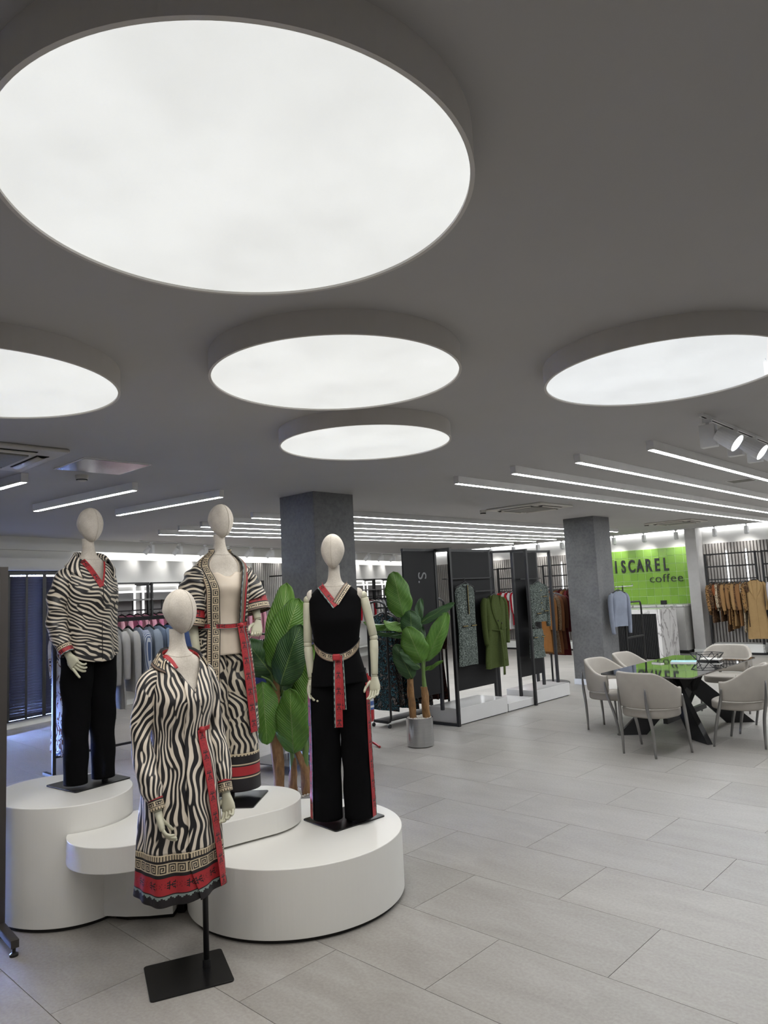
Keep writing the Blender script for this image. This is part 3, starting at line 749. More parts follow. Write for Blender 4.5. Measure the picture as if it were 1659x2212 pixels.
def seg_tube(name, parent, a, b, ra, rb, mat=None, n=18):
    a = Vector(a); b = Vector(b); d = (b - a).normalized()
    return MB().tube([a, a + d * .006, a.lerp(b, .3), a.lerp(b, .7), b - d * .006, b], [ra * .86, ra, ra * 1.03, (ra + 2 * rb) / 3, rb, rb * .86], n).build(name, mat or M_wood, parent, smooth=True)
def ball(name, parent, c, r, mat=None):
    m = MB(); c = Vector(c); m.grid(lambda a, b: c + r * Vector((math.cos(2 * PI * a) * math.sin(PI * b), math.sin(2 * PI * a) * math.sin(PI * b), -math.cos(PI * b))), 20, 12); return m.build(name, mat or M_wood, parent, smooth=True)
# ---------------------------------------------------------------- black sleeveless tunic and wide trousers
def mannequin_black():
    H = 2.217 - Z3; ox, oy, phi = -.350, 4.735, math.radians(0)
    R = empty('mannequin', (ox, oy, Z3), phi, 'mannequin in black sleeveless tunic and black wide trousers on the round plinth', 'mannequin')
    head(R, math.radians(-4)); torso(R, -.9)
    TUN = [(-.330, .072, .060, .004), (-.342, .090, .066, .004), (-.362, .118, .074, .004), (-.385, .142, .082, .004), (-.41, .163, .090, .002), (-.46, .166, .103, -.004), (-.52, .163, .121, -.014), (-.57, .160, .131, -.018), (-.66, .146, .115, -.008), (-.76, .137, .106, 0), (-.85, .158, .122, .004), (-.93, .177, .134, .006), (-.985, .184, .138, .006), (-1.3, .184, .138, .006)]
    fold = lambda th, z: .004 * sstep(-.76, -.98, z) * math.sin(5 * th) if False else .004 * max(0, (-.76 - z) / .22) * math.sin(5 * th + .6)
    tun = shell('tunic', R, TUN, lambda th: -.97 - .008 * math.sin(2 * th), vneck(TUN, -.43, 1.36, -.332, .004), M_blackcloth, fold=fold, nth=120, nz=60, off=.004)
    front_ribbon('neck_trim', tun, TUN, [(-.104, -.327), (-.09, -.342), (.012, -.475)], .046, [('red', 1), ('glyph', 9), ('red', 1), ('black', 1), ('tri', 3)], .009, .0048, 'red printed neck trim')
    front_ribbon('neck_trim', tun, TUN, [(.012, -.455), (.088, -.342), (.100, -.327)], .046, [('black', 1), ('greek', 7), ('black', 1), ('cream', 1), ('brown', 3), ('black', 1)][::-1], .012, .0045, 'cream Greek key neck trim')
    zc = lambda th: -.712 - .088 * max(0, -math.sin(th)) ** 1.4
    ring_ribbon('belt', tun, TUN, zc, .050, [('black', 1), ('greek', 8), ('black', 1), ('cream', 1), ('brown', 2), ('black', 1)], .010, cell=.005)
    front_ribbon('belt_end', tun, TUN, [(.012, -.785), (.006, -.9), (.000, -1.225)], .056, [('tri', 3), ('red', 1), ('glyph', 9), ('red', 1)][::-1], .016, .0048, 'hanging red belt end')
    front_ribbon('belt_end', tun, TUN, [(.020, -.79), (.026, -.9), (.030, -1.12)], .05, [('tri', 3), ('red', 1), ('glyph', 9), ('red', 1)], .011, .0048)
    MB().box(-.02, .03, -.165, -.145, -.812, -.772).build('belt_knot', PAL[2], tun, bevel=.008)
    for s in (-1, 1):
        lg = leg('trouser_leg', R, [(s * .075, .005, -.90, .102), (s * .085, .004, -1.06, .104), (s * .094, .002, -1.3, .094), (s * .098, 0, -1.55, .092), (s * .101, 0, -1.806, .094)], M_blackcloth)
        pts = [Vector((s * (.190 + .009 * sstep(-1.3, -1.8, z)), -.030, z)) for z in [-.97 - .83 * i / 20 for i in range(21)]]
        ribbon('side_stripe', lg, pts, [Vector((s * .42, .9, 0)).normalized() * 1.0] * 21, .055, [('tri', 3), ('red', 1), ('glyph', 8), ('red', 2)][::s], .006, 'red printed side stripe')
    # wooden jointed arms
    for s, sh, el, wr_, fr in ((-1, (-.180, .0, -.425), (-.190, .0, -.715), (-.172, -.02, -.925), (.4, -1, 0)), (1, (.187, .0, -.412), (.243, .0, -.690), (.238, -.03, -.925), (-.5, -1, 0))):
        cap = MB(); cap.grid(lambda a, b: Vector((s * (.150 + .036 * math.sin(PI / 2 * b)), .002 + .040 * math.cos(2 * PI * a) * math.cos(PI / 2 * b * .9), -.405 + .045 * math.sin(2 * PI * a) * math.cos(PI / 2 * b * .9))), 24, 8); cap.build('shoulder_cap', M_linen, R, smooth=True)
        ball('shoulder_joint', R, sh, .027); sh = Vector(sh); el = Vector(el); wr_ = Vector(wr_)
        seg_tube('upper_arm', R, sh + (el - sh) * .06, el - (el - sh) * .05, .029, .0275)
        ball('elbow_joint', R, el, .027); seg_tube('forearm', R, el + (wr_ - el) * .07, wr_, .0275, .0215)
        seg_tube('wrist_joint', R, wr_, wr_ + (wr_ - el).normalized() * .014, .0185, .0185)
        hand(R, frame(wr_ + (wr_ - el).normalized() * .012, (wr_ - el) + Vector((0, -.02, 0)), fr), .34, s * -1)
    lift(R, H)
    pc = local_xy(-.355, 4.806, ox, oy, phi); stand(R, H, (.03, .05), pc, .40, .36, math.radians(41) - phi, 1.0)
    return R
mannequin_black()
# ---------------------------------------------------------------- zebra wrap dress at the front
def mannequin_dress():
    H = 1.887; ox, oy, phi = -1.105, 3.775, math.radians(46)
    R = empty('mannequin', (ox, oy, 0), phi, 'mannequin in long sleeved zebra wrap dress standing on the floor in front', 'mannequin')
    head(R, math.radians(14)); torso(R, -.6)
    D = [(-.330, .072, .060, .004), (-.345, .090, .068, .004), (-.365, .116, .076, .004), (-.388, .140, .085, .004), (-.41, .156, .094, .002), (-.46, .164, .108, -.004), (-.52, .163, .128, -.014), (-.57, .161, .138, -.018), (-.65, .152, .122, -.008), (-.73, .143, .114, 0), (-.85, .166, .134, .004), (-1.0, .186, .154, .006), (-1.2, .198, .170, .006), (-1.5, .216, .190, .006)]
    fold = lambda th, z: (.010 * max(0, (-.75 - z) / .75) * math.sin(7 * th + 1.1) + .006 * max(0, (-.85 - z) / .65) * math.sin(12 * th)) + .003 * math.sin(9 * th + 14 * z) * sstep(-.45, -.7, z)
    zt = vneck(D, -.53, 2.05, -.333, .004)
    t0, t1 = FRONT - .28, FRONT + 2 * PI + .10
    hemz = lambda th: -1.49 - .012 * math.sin(th * 2)
    def delta(z): return .20 * sstep(-1.32, -1.5, z)
    def fn_of(za, zb_):
        def fn(a, b):
            th = t0 + (t1 - t0) * a; z1 = zt(th); zb = hemz(th); z = za(th, z1, zb) + (zb_(th, z1, zb) - za(th, z1, zb)) * b
            th2 = th + delta(z) * ((1 - a) ** 6 - a ** 6 * .2)
            return surf(D, th2, z, .004 + .010 * (1 - a), fold)
        return fn
    f1 = fn_of(lambda th, z1, zb: -1.27, lambda th, z1, zb: z1)
    m = MB(); m.grid(f1, 150, 80, uvfn=lambda a, b: ((t0 + (t1 - t0) * a) * .19, f1(a, b).z))
    dress = m.build('dress', M_zebraD, R, smooth=True, solid=.0025)
    f2 = fn_of(lambda th, z1, zb: zb, lambda th, z1, zb: -1.27)
    nv, pat = stack([('comb', 5), ('black', 1), ('greek', 11), ('black', 2), ('glyph', 14), ('black', 1), ('tri', 4), ('black', 5)])
    m = MB(); m.grid(f2, 300, nv, pat=pat); m.build('hem_border', PAL, dress, smooth=True, solid=.0025)
    nvc, patc = 9, (lambda i, j, nu, nv: 0)
    gk = lambda i, j, nu, nv: 2 if j < 2 else (0 if j in (2, 8, 11) else (int(GREEK[1 + (j - 2)][i % 10]) if j < 8 else 5))
    collar('collar', dress, PAL, D, gk, 12, tip=.03, zend=-.378, open_=.85)
    # red facing inside the wrap and the wrap lapels
    front_ribbon('red_facing', dress, D, [(-.085, -.335), (-.06, -.40)], .022, [('red', 4)], .004)
    front_ribbon('lapel_edge', dress, D, [(-.100, -.365), (-.052, -.43), (.004, -.535), (.05, -.64)], .006, [('black', 1)], .012)
    # sash: knot at the waist, end hanging to the hem
    def sf(a, b):
        z = -.715 - .755 * a; th = FRONT + .30 + .20 * a + (b - .5) * .045 / (.142 + .09 * a); return surf(D, th, z, .022 + .014 * a, None)
    nv, pat = stack([('red', 1), ('glyph', 9), ('red', 1)]); m = MB(); m.grid(sf, 150, nv, pat=pat); m.build('sash', PAL, dress, smooth=True, solid=.002)
    ring_ribbon('belt', dress, D, lambda th: -.715, .022, [('red', 5)], .016, FRONT + .26, FRONT + .9, cell=.006)
    k = surf(D, FRONT + .30, -.715, .022); ball('sash_knot', dress, k, .016, PAL[2])
    for s in (-1, 1):
        sl, p, d, r = sleeve('sleeve', R, [(s * .116, .0, -.432, .048), (s * .156, .004, -.462, .056), (s * .186, .01, -.56, .054), (s * .204, .012, -.72, .048), (s * .206, -.03, -.86, .052), (s * .200, -.075, -.955, .050), (s * .194, -.098, -1.005, .036)], M_zebraL if s < 0 else M_zebraD, 50, 30, .005, 1.0, s * 1.3)
        dd = Vector((s * -.06, -.35, -.93)); cuff(sl, p - dd * .008, dd, .0365, .036, .058, [('red', 3), ('black', 1), ('greek', 8), ('black', 1), ('comb', 4)])
        w = p + dd * .048; seg_tube('forearm', R, w - dd * .05, w + dd * .012, .024, .022)
        hand(R, frame(w + dd * .012, dd, (-s * .9, -.5, 0)), .30 if s < 0 else .42, -s, .07)
    lift(R, H)
    pl = local_xy(-.995, 3.79, ox, oy, phi); pc = local_xy(-1.073, 3.735, ox, oy, phi)
    stand(R, H, pl, pc, .352, .388, math.radians(-66.5) - phi, 1.2)
    return R
mannequin_dress()
# ---------------------------------------------------------------- zebra blouse and black trousers on the tall plinth
def mannequin_blouse():
    H = 2.47 - Z1; ox, oy, phi = -1.965, 4.725, math.radians(52)
    R = empty('mannequin', (ox, oy, Z1), phi, 'mannequin in zebra blouse with red placket and black trousers on the tall plinth', 'mannequin')
    head(R, math.radians(2)); torso(R, -.6)
    S = [(-.328, .070, .060, .004), (-.345, .092, .070, .004), (-.365, .120, .080, .004), (-.388, .146, .092, .004), (-.42, .166, .108, .002), (-.50, .172, .136, -.010), (-.57, .172, .144, -.014), (-.70, .168, .136, -.006), (-.85, .174, .138, 0), (-1.0, .186, .146, .004), (-1.1, .19, .15, .004)]
    fold = lambda th, z: .007 * sstep(-.42, -.7, z) * math.sin(6 * th + 3 * z) + .004 * sstep(-.6, -1.0, z) * math.sin(11 * th + 2)
    hem = lambda th: -.985 + .045 * abs(math.cos(th)) ** 2 - .02 * max(0, -math.sin(th))
    bl = shell('blouse', R, S, hem, vneck(S, -.515, 2.35, -.330, .004), M_zebraS, fold=fold, nth=130, nz=70, off=.004, uvr=.18)
    collar('collar', bl, M_zebraD, S, None, 12, tip=.075, zend=-.385, open_=.72, stand_=.04)
    front_ribbon('placket', bl, S, [(-.080, -.352), (-.052, -.41), (-.004, -.528)], .036, [('red', 1), ('glyph', 7), ('red', 1)], .011, .0048, 'red printed placket')
    front_ribbon('placket_edge', bl, S, [(.070, -.36), (.046, -.42), (.004, -.51)], .012, [('red', 2)], .008)
    front_ribbon('front_seam', bl, S, [(.004, -.53), (.006, -.99)], .004, [('black', 1)], .010)
    for s in (-1, 1):
        ctl = [(-.120, .0, -.440, .054), (-.162, .004, -.472, .064), (-.196, .01, -.57, .064), (-.212, .012, -.70, .060), (-.212, -.015, -.81, .058), (-.204, -.055, -.885, .046)] if s < 0 else [(.116, .02, -.440, .052), (.140, .045, -.472, .060), (.158, .065, -.57, .058), (.166, .075, -.70, .054), (.164, .065, -.81, .054), (.160, .05, -.885, .046)]
        sl, p, d, r = sleeve('sleeve', R, ctl, M_zebraS, 46, 30, .006, 1.0, s * 2.1)
        dd = (Vector((.20, -.50, -.84)) if s < 0 else Vector((-.05, -.15, -.98))).normalized(); cuff(sl, p - dd * .010, dd, .046, .043, .075, [('comb', 3), ('black', 1), ('greek', 7), ('black', 1), ('glyph', 7), ('tri', 3)])
        w = p + dd * .060; seg_tube('forearm', R, w - dd * .05, w + dd * .010, .024, .022)
        hand(R, frame(w + dd * .010, dd + Vector((0, -.25, 0)), (-s * .8, -.2, -.5)), .42, -s, .05, .3, 0)
        leg('trouser_leg', R, [(s * .070, .005, -.88, .100), (s * .080, .004, -1.05, .100), (s * .088, .002, -1.3, .084), (s * .092, 0, -1.55, .074), (s * .094, 0, -1.755, .070)], M_blackcloth)
    lift(R, H)
    pc = local_xy(-2.01, 4.818, ox, oy, phi); stand(R, H, (.105, .0), pc, .355, .392, math.radians(-36) - phi, 1.0)
    return R
mannequin_blouse()
# ---------------------------------------------------------------- zebra kimono over cream camisole and zebra trousers
def mannequin_kimono():
    H = 2.464 - Z2; ox, oy, phi = -1.118, 4.82, math.radians(35)
    R = empty('mannequin', (ox, oy, Z2), phi, 'mannequin in open zebra kimono over a cream camisole and zebra trousers', 'mannequin')
    head(R, math.radians(14)); torso(R, -.7)
    ct = lambda th: -.435 - .060 * max(0, -math.sin(th)) ** 2 + .022 * math.exp(-((th - FRONT) / .30 - 1.3) ** 2 * 2) + .022 * math.exp(-((th - FRONT) / .30 + 1.3) ** 2 * 2)
    CM = [(z, a + .008, b + .008, y) for z, a, b, y in TORSO[:-4]] + [(-.74, .132, .104, 0), (-.85, .150, .118, .004), (-1.02, .168, .132, .006)]
    cfold = lambda th, z: .005 * sstep(-.6, -.95, z) * math.sin(9 * th)
    cami = shell('camisole', R, CM, lambda th: -1.0, ct, M_cream, t0=-1.5 * PI, t1=.5 * PI, fold=cfold, nth=110, nz=40)
    for s in (-1, 1):
        pts = [surf(TORSO, FRONT + s * (.62 + .1 * i / 8), -.50 + .14 * i / 8, .004) for i in range(9)]
        MB().tube(pts, .003, 6).build('strap', M_cream, cami)
    K = [(-.325, .068, .060, .006), (-.345, .094, .072, .006), (-.365, .124, .084, .006), (-.388, .150, .096, .006), (-.42, .170, .112, .004), (-.50, .176, .140, -.006), (-.57, .176, .150, -.010), (-.70, .168, .142, -.004), (-.82, .156, .132, 0), (-.95, .178, .150, .004), (-1.2, .205, .164, .006), (-1.53, .225, .180, .006)]
    kf = lambda th, z: .007 * sstep(-.42, -.7, z) * math.sin(7 * th + 2 * z) + .008 * max(0, (-.85 - z) / .65) * math.sin(9 * th)
    dl = lambda z: .44 + .42 * sstep(-.60, -.33, z)
    kz = lambda th: -1.50
    def kfn(a, b):
        z = -1.50 + (1.50 - .330) * b; d = dl(z); th = FRONT + d + (2 * PI - 2 * d) * a; return surf(K, th, z, .006, kf)
    m = MB(); m.grid(kfn, 130, 90, uvfn=lambda a, b: (a * 2 * PI * .18, -1.5 + 1.17 * b)); kim = m.build('kimono', M_zebraK, R, smooth=True, solid=.003)
    for s in (-1, 1):
        bands = [('black', 1), ('greek', 9), ('black', 1), ('comb', 4), ('brown', 1), ('black', 1)] if s < 0 else [('tri', 3), ('black', 1), ('brown', 4), ('black', 1), ('red', 3), ('black', 1)]
        nv, pat = stack(bands[::-1] if s > 0 else bands[::-1]); wd = .088 if s < 0 else .07
        def bf(a, b, s=s, wd=wd):
            z = -.318 - 1.185 * a; d = dl(z); rr = interp(K, z)[0]; th = FRONT + s * (d + (b - .08) * wd / max(rr, .1)); return surf(K, th, z, .011, kf)
        if s > 0: fnb = lambda a, b: bf(a, 1 - b)
        else: fnb = bf
        m = MB(); m.grid(fnb, 235, nv, pat=lambda i, j, nu, nv_: pat(i, j if s < 0 else nv_ - 1 - j, nu, nv_)); m.build('front_border', PAL, kim, smooth=True, solid=.003)
    # neck band at the back
    ring_ribbon('neck_border', kim, K, lambda th: -.322, .035, [('greek', 6), ('black', 1)], .008, FRONT + .80, FRONT + 2 * PI - .80)
    # belt and its hanging ends
    BT = [(z, a, b, y) for z, a, b, y in K]
    ring_ribbon('belt', kim, BT, lambda th: -.815 - .004 * math.sin(3 * th), .034, [('black', 1), ('glyph', 8), ('tri', 2)], .016)
    for q, (th0, z1, wd, of) in enumerate(((FRONT + .44, -1.505, .060, .024), (FRONT + .66, -1.33, .050, .018))):
        def bf2(a, b): z = -.82 + (z1 + .82) * a; th = th0 + .16 * a + (b - .5) * wd / .19; return surf(K, th, z, of + .006 * a)
        nv, pat = stack([('tri', 2), ('glyph', 9), ('red', 1)] if q == 0 else [('red', 1), ('glyph', 7), ('tri', 3)]); m = MB(); m.grid(bf2, int((-.82 - z1) / .005), nv, pat=pat); m.build('belt_end', PAL, kim, smooth=True, solid=.002)
    ball('belt_knot', kim, surf(K, FRONT + .44, -.815, .024), .017, PAL[2])
    # wide sleeves
    M_in = plain('black lining', (14, 13, 15), .8)
    CB = [('tri', 2), ('red', 1), ('glyph', 8), ('black', 1), ('greek', 7), ('black', 1), ('brown', 2), ('black', 1)]
    sl, p, d, r = sleeve('sleeve', R, [(-.120, .0, -.448, .058), (-.160, .004, -.490, .076), (-.196, .008, -.59, .090), (-.214, .0, -.70, .098)], M_zebraK, 36, 34, .006, 1.25, .4)
    cuff(sl, p - d * .004, d, .098, .106, .115, CB)
    seg_tube('forearm', R, (-.214, .0, -.70), (-.196, -.055, -.965), .033, .025)
    seg_tube('wrist_joint', R, (-.196, -.055, -.965), (-.195, -.058, -.980), .020, .020)
    hand(R, frame((-.195, -.058, -.978), (.16, -.10, -1), (.8, -.3, 0)), .22, 1, .04)
    sl, p, d, r = sleeve('sleeve', R, [(.116, .0, -.448, .056), (.152, .004, -.482, .072), (.192, .006, -.555, .086), (.222, .0, -.645, .094)], M_zebraK, 36, 34, .006, 1.25, 1.4)
    d = Vector((.12, -.25, -1)).normalized(); cuff(sl, p - d * .006, d, .095, .106, .105, CB)
    seg_tube('forearm', R, (.222, -.01, -.63), (.222, -.085, -.785), .031, .025)
    seg_tube('wrist_joint', R, (.222, -.085, -.785), (.222, -.091, -.798), .020, .020)
    hand(R, frame((.222, -.090, -.796), (-.35, -.30, -1), (-.3, -.9, .3)), .50, -1, .04)
    # trousers with striped border
    for s in (-1, 1):
        lg, p, d, r = sleeve('trouser_leg', R, [(s * .075, .005, -.90, .100), (s * .085, .004, -1.1, .118), (s * .092, .002, -1.35, .126), (s * .095, 0, -1.64, .134)], M_zebraP, 36, 40, .006, 1.0, s)
        nv, pat = stack([('comb', 2), ('black', 6), ('cream', 1), ('black', 1), ('red', 7), ('black', 1), ('cream', 1), ('black', 10)])
        m = MB(); m.grid(lambda a, b: Vector((s * .095 + (.139 - .005 * b) * math.sin(2 * PI * a), (.139 - .005 * b) * math.cos(2 * PI * a), -1.872 + .236 * b)), 110, nv, pat=pat); m.build('hem_border', PAL, lg, smooth=True, solid=.003)
    lift(R, H)
    pc = local_xy(-1.06, 4.80, ox, oy, phi); pp = local_xy(-1.075, 4.80, ox, oy, phi); stand(R, H, pp, pc, .36, .38, math.radians(-5) - phi, 1.1)
    return R
mannequin_kimono()
# ================================================================== banana plants
def mat_leaf(name, base, dark, vein):
    k = NT(name); t = k.n('ShaderNodeTexCoord'); sp = k.n('ShaderNodeSeparateXYZ'); k.l(t.outputs['UV'], sp.inputs[0])
    ax = k.math('ABSOLUTE', k.math('SUBTRACT', sp.outputs[0], .5))
    # side veins sweep towards the tip
    ph = k.math('ADD', k.math('MULTIPLY', sp.outputs[1], 150.0), k.math('MULTIPLY', ax, -70.0)); wv = k.math('SINE', ph)
    ph2 = k.math('ADD', k.math('MULTIPLY', sp.outputs[1], 30.0), k.math('MULTIPLY', ax, -16.0)); big = k.math('POWER', k.math('ABSOLUTE', k.math('SINE', ph2)), 40.0)
    n = k.noise(t.outputs['UV'], 6, 3); c = k.mix(n, lin(dark), lin(base))
    c = k.mix(k.math('MULTIPLY_ADD', wv, .09, .09), c, lin(dark)); mid = k.math('LESS_THAN', ax, .016)
    c = k.mix(k.math('MULTIPLY', big, .35), c, lin(vein)); c = k.mix(mid, c, lin(vein)); k.col(c); k.set(Roughness=.45); k.bump(wv, .35, .004)
    tr = k.n('ShaderNodeBsdfTranslucent'); mx = k.n('ShaderNodeMixShader'); mx.inputs[0].default_value = .12; k.l(c, tr.inputs[0]); k.l(k.b.outputs[0], mx.inputs[1]); k.l(tr.outputs[0], mx.inputs[2]); k.l(mx.outputs[0], k.t.nodes['Material Output'].inputs[0])
    return k.m
LEAF = [mat_leaf('banana leaf', (96, 140, 44), (58, 102, 32), (124, 154, 82)), mat_leaf('banana leaf dark', (58, 96, 46), (34, 66, 36), (90, 120, 66)), mat_leaf('banana leaf light', (110, 152, 56), (74, 116, 44), (146, 170, 104))]
M_stem = plain('green leaf stalk', (92, 118, 58), .5, var=.15, scale=8); 
def mat_trunk():
    k = NT('dry banana trunk'); v = k.coord('Object', (1, 1, .35)); a = k.noise(v, 26, 5, .65, .8); b = k.noise(v, 5, 3)
    k.col(k.mix(b, k.ramp(a, [(.3, lin((78, 54, 30))), (.55, lin((146, 106, 58))), (.75, lin((176, 140, 92)))]), lin((128, 98, 68)))); k.set(Roughness=.8); k.bump(a, .6, .01); return k.m
M_trunk = mat_trunk()
M_pebble = plain('white pebbles', (206, 203, 196), .8, var=.2, scale=60, bump=.6, bscale=90)
def leaf(parent, base, tip, width, side, mat, bend=.12, cup=.25, nrm=None):
    """leaf blade from base to tip; side is the direction across the blade, the blade bows along the normal"""
    base = Vector(base); tip = Vector(tip); ax = (tip - base); L = ax.length; t = ax.normalized(); s = Vector(side); s = (s - t * s.dot(t)).normalized(); n = s.cross(t)
    if n.y > 0: n = -n       # bow towards the viewer's side of the room
    def fn(a, b):
        w = width / 2 * (max(0, math.sin(PI * min(1, b ** .86))) ** .46) * (1 - .06 * b); w = max(w, .0015)
        x = (a - .5) * 2; wav = 1 + .05 * math.sin(17 * b + 3 * x)
        return base + t * L * b + n * (bend * L * math.sin(PI * b * .85)) + s * x * w * wav - n * cup * w * abs(x) ** 1.5 + n * .008 * math.sin(11 * b + 4 * x)
    m = MB(); m.grid(fn, 10, 26); o = m.build('leaf', mat, parent, smooth=True, solid=.0012)
    mid = [fn(.5, b / 14) - n * .002 for b in range(15)]
    MB().tube(mid, [.0055 * (1 - .8 * i / 14) for i in range(15)], 6).build('midrib', M_stem, o, smooth=True)
    return o
def trunk(parent, pts, mat, seed=0, n=14):
    cs = spline(pts, 24); m = MB(); 
    def fn(a, b):
        c = cs[int(round(b * 24))]; th = 2 * PI * a; r = c[3] * 1.25 * (1 + .12 * math.sin(3 * th + 9 * b + seed) + .06 * math.sin(5 * th - 14 * b)); return Vector((c[0] + r * math.cos(th), c[1] + r * math.sin(th), c[2]))
    m.grid(fn, n, 24); m.add([fn(i / n, 1) for i in range(n)], [tuple(range(n))]); return m.build('trunk', mat, parent, smooth=True)
def pot(parent, r=.158, h=.33):
    MB().lathe([(.001, .004), (r - .01, .004), (r, .012), (r, h), (r - .008, h), (r - .008, h - .03)], 48).build('pot', M_pot, parent, smooth=False)
    m = MB(); rr = r - .008
    m.lathe([(.001, h - .012), (rr * .6, h - .013), (rr, h - .018)], 32); m.build('gravel_bed', M_pebble, parent)
    random.seed(5); g = MB()
    for _ in range(420):
        a = random.uniform(0, 2 * PI); q = rr * math.sqrt(random.random()) * .97; s = random.uniform(.005, .010); c = Vector((q * math.cos(a), q * math.sin(a), h - .010 + random.uniform(0, .008)))
        vs_ = [c + s * Vector(d) * random.uniform(.7, 1.2) for d in ((1, 0, 0), (0, 1, 0), (-1, 0, 0), (0, -1, 0), (0, 0, .8), (0, 0, -.8))]
        g.add(vs_, [(0, 1, 4), (1, 2, 4), (2, 3, 4), (3, 0, 4), (1, 0, 5), (2, 1, 5), (3, 2, 5), (0, 3, 5)])
    tag(g.build('pebbles', M_pebble, parent), kind='stuff')
def mat_pot():
    k = NT('brushed steel pot'); v = k.coord('Object', (1, 1, 300)); n = k.noise(v, 3, 2); k.col(k.ramp(n, [(.3, lin((170, 170, 171))), (.7, lin((190, 190, 191)))])); k.set(Metallic=1.0, Roughness=.2); k.b.inputs['Anisotropic'].default_value = .6; return k.m
M_pot = mat_pot()
# the two plants: leaf tables in metres around the pot axis (x right, y away, z up)
def plant(x, y, label, trunks, stalks, leaves, WF=1.16):
    t = empty('banana_plant', (x, y, 0), 0, label, 'plant', 'potted banana plants'); pot(t)
    for i, (m_, p) in enumerate(trunks): trunk(t, p, m_, i * 1.7)
    for p in stalks: MB().tube([q[:3] for q in spline(p, 12)], [q[3] for q in spline(p, 12)], 8).build('stalk', M_stem, t, smooth=True)
    for b, tp, w, s, mi, bd in leaves: leaf(t, b, tp, w * WF, s, LEAF[mi], bd)
    return t
plant(-.80, 5.66, 'tall banana plant behind the white plinths left of the black tunic mannequin',
    [(M_trunk, [(-.11, 0, .31, .030), (-.105, 0, .55, .034), (-.125, 0, .85, .034), (-.115, 0, 1.05, .030), (-.10, 0, 1.22, .012)]), (M_trunk, [(.0, .04, .31, .026), (.0, .04, .46, .024), (.02, .03, .58, .008)]), (M_trunk, [(.11, -.02, .31, .028), (.10, -.02, .5, .030), (.05, -.03, .64, .018), (.0, -.04, .77, .013)])],
    [[(-.11, 0, 1.0, .022), (-.09, 0, 1.2, .015), (-.06, -.02, 1.35, .010)], [(.0, .04, .4, .022), (-.01, .03, .75, .016), (-.05, 0, 1.1, .010)], [(.10, -.02, .5, .028), (.11, -.02, .7, .020), (.10, -.04, .95, .009)], [(-.1, .0, 1.1, .012), (-.16, .0, 1.28, .008), (-.24, 0, 1.3, .006)], [(-.1, -.02, 1.1, .010), (-.14, -.05, 1.18, .008), (-.2, -.08, 1.22, .006)], [(.1, 0, .55, .012), (.16, 0, .8, .009), (.2, 0, .95, .006)]],
    [((-.12, .05, 1.10), (-.01, .10, 1.93), .235, (1, .25, 0), 2, .05), ((-.10, -.06, 1.26), (.10, .0, 1.80), .27, (1, .1, .45), 0, .10), ((-.05, -.12, 1.15), (.13, -.10, 1.60), .235, (1, -.1, .5), 1, .10),
     ((-.13, .0, 1.22), (-.32, -.06, 1.50), .22, (.75, .2, .62), 1, .10), ((-.20, -.06, 1.18), (-.165, -.12, .72), .19, (1, .2, 0), 0, .10), ((.03, -.10, .64), (.03, -.16, 1.135), .225, (1, 0, 0), 0, .07),
     ((.09, .06, .90), (.18, .10, 1.43), .20, (1, .15, -.25), 2, .05), ((.10, .02, .70), (.27, .02, .92), .07, (.6, .4, -.6), 0, .06), ((-.05, .03, .98), (-.06, .0, .68), .16, (1, .3, 0), 1, .06), ((-.08, .03, 1.05), (-.02, .08, 1.3), .16, (1, .3, 0), 1, .05), ((.04, .08, 1.0), (.02, .10, 1.28), .17, (1, .3, 0), 0, .05)])
plant(.298, 8.66, 'banana plant in a brushed steel pot beside the dark display panel',
    [(M_trunk, [(-.075, 0, .31, .032), (-.08, 0, .5, .034), (-.085, 0, .7, .030), (-.09, 0, .9, .024)]), (M_trunk, [(.085, -.02, .31, .034), (.08, -.02, .48, .036), (.075, -.02, .68, .030)])],
    [[(.08, -.02, .64, .030), (.075, -.02, .8, .022), (.07, -.02, 1.0, .012)], [(-.09, 0, .85, .022), (-.08, 0, 1.1, .016), (-.05, 0, 1.45, .010)], [(-.08, 0, 1.1, .012), (-.04, 0, 1.4, .009), (-.03, 0, 1.55, .006)], [(.08, -.02, .8, .014), (.10, 0, 1.0, .010), (.12, 0, 1.08, .006)]],
    [((-.13, -.02, 1.50), (-.225, -.04, 2.055), .275, (1, .1, .1), 0, .05), ((-.10, -.04, 1.44), (-.60, -.10, 1.50), .13, (.1, .8, .55), 0, -.16), ((-.10, -.02, 1.40), (-.36, -.16, 1.48), .15, (.2, .8, .5), 2, -.12), ((-.10, .0, 1.29), (-.50, -.05, 1.37), .09, (.1, .8, .5), 1, -.06),
     ((.07, .02, 1.42), (.50, .04, 1.64), .11, (-.3, .5, .7), 1, .05), ((-.04, -.10, 1.30), (-.045, -.02, 1.58), .23, (1, 0, 0), 1, .10), ((.06, -.10, .97), (-.10, -.14, 1.40), .27, (1, 0, .35), 0, .08), ((.10, .0, .97), (.40, .03, 1.54), .22, (.75, .3, -.5), 0, .07),
     ((-.06, -.04, .78), (-.245, -.08, 1.20), .20, (.9, 0, .4), 1, .08), ((.08, .0, .86), (.31, -.03, .98), .065, (.3, .6, -.6), 0, .08), ((.03, .05, 1.40), (.10, .08, 1.72), .11, (1, .3, 0), 1, .04), ((.04, -.06, .90), (-.20, -.14, 1.12), .13, (.5, .5, .7), 1, .05), ((.05, .06, 1.1), (.07, .08, 1.42), .14, (1, .2, 0), 1, .03)])
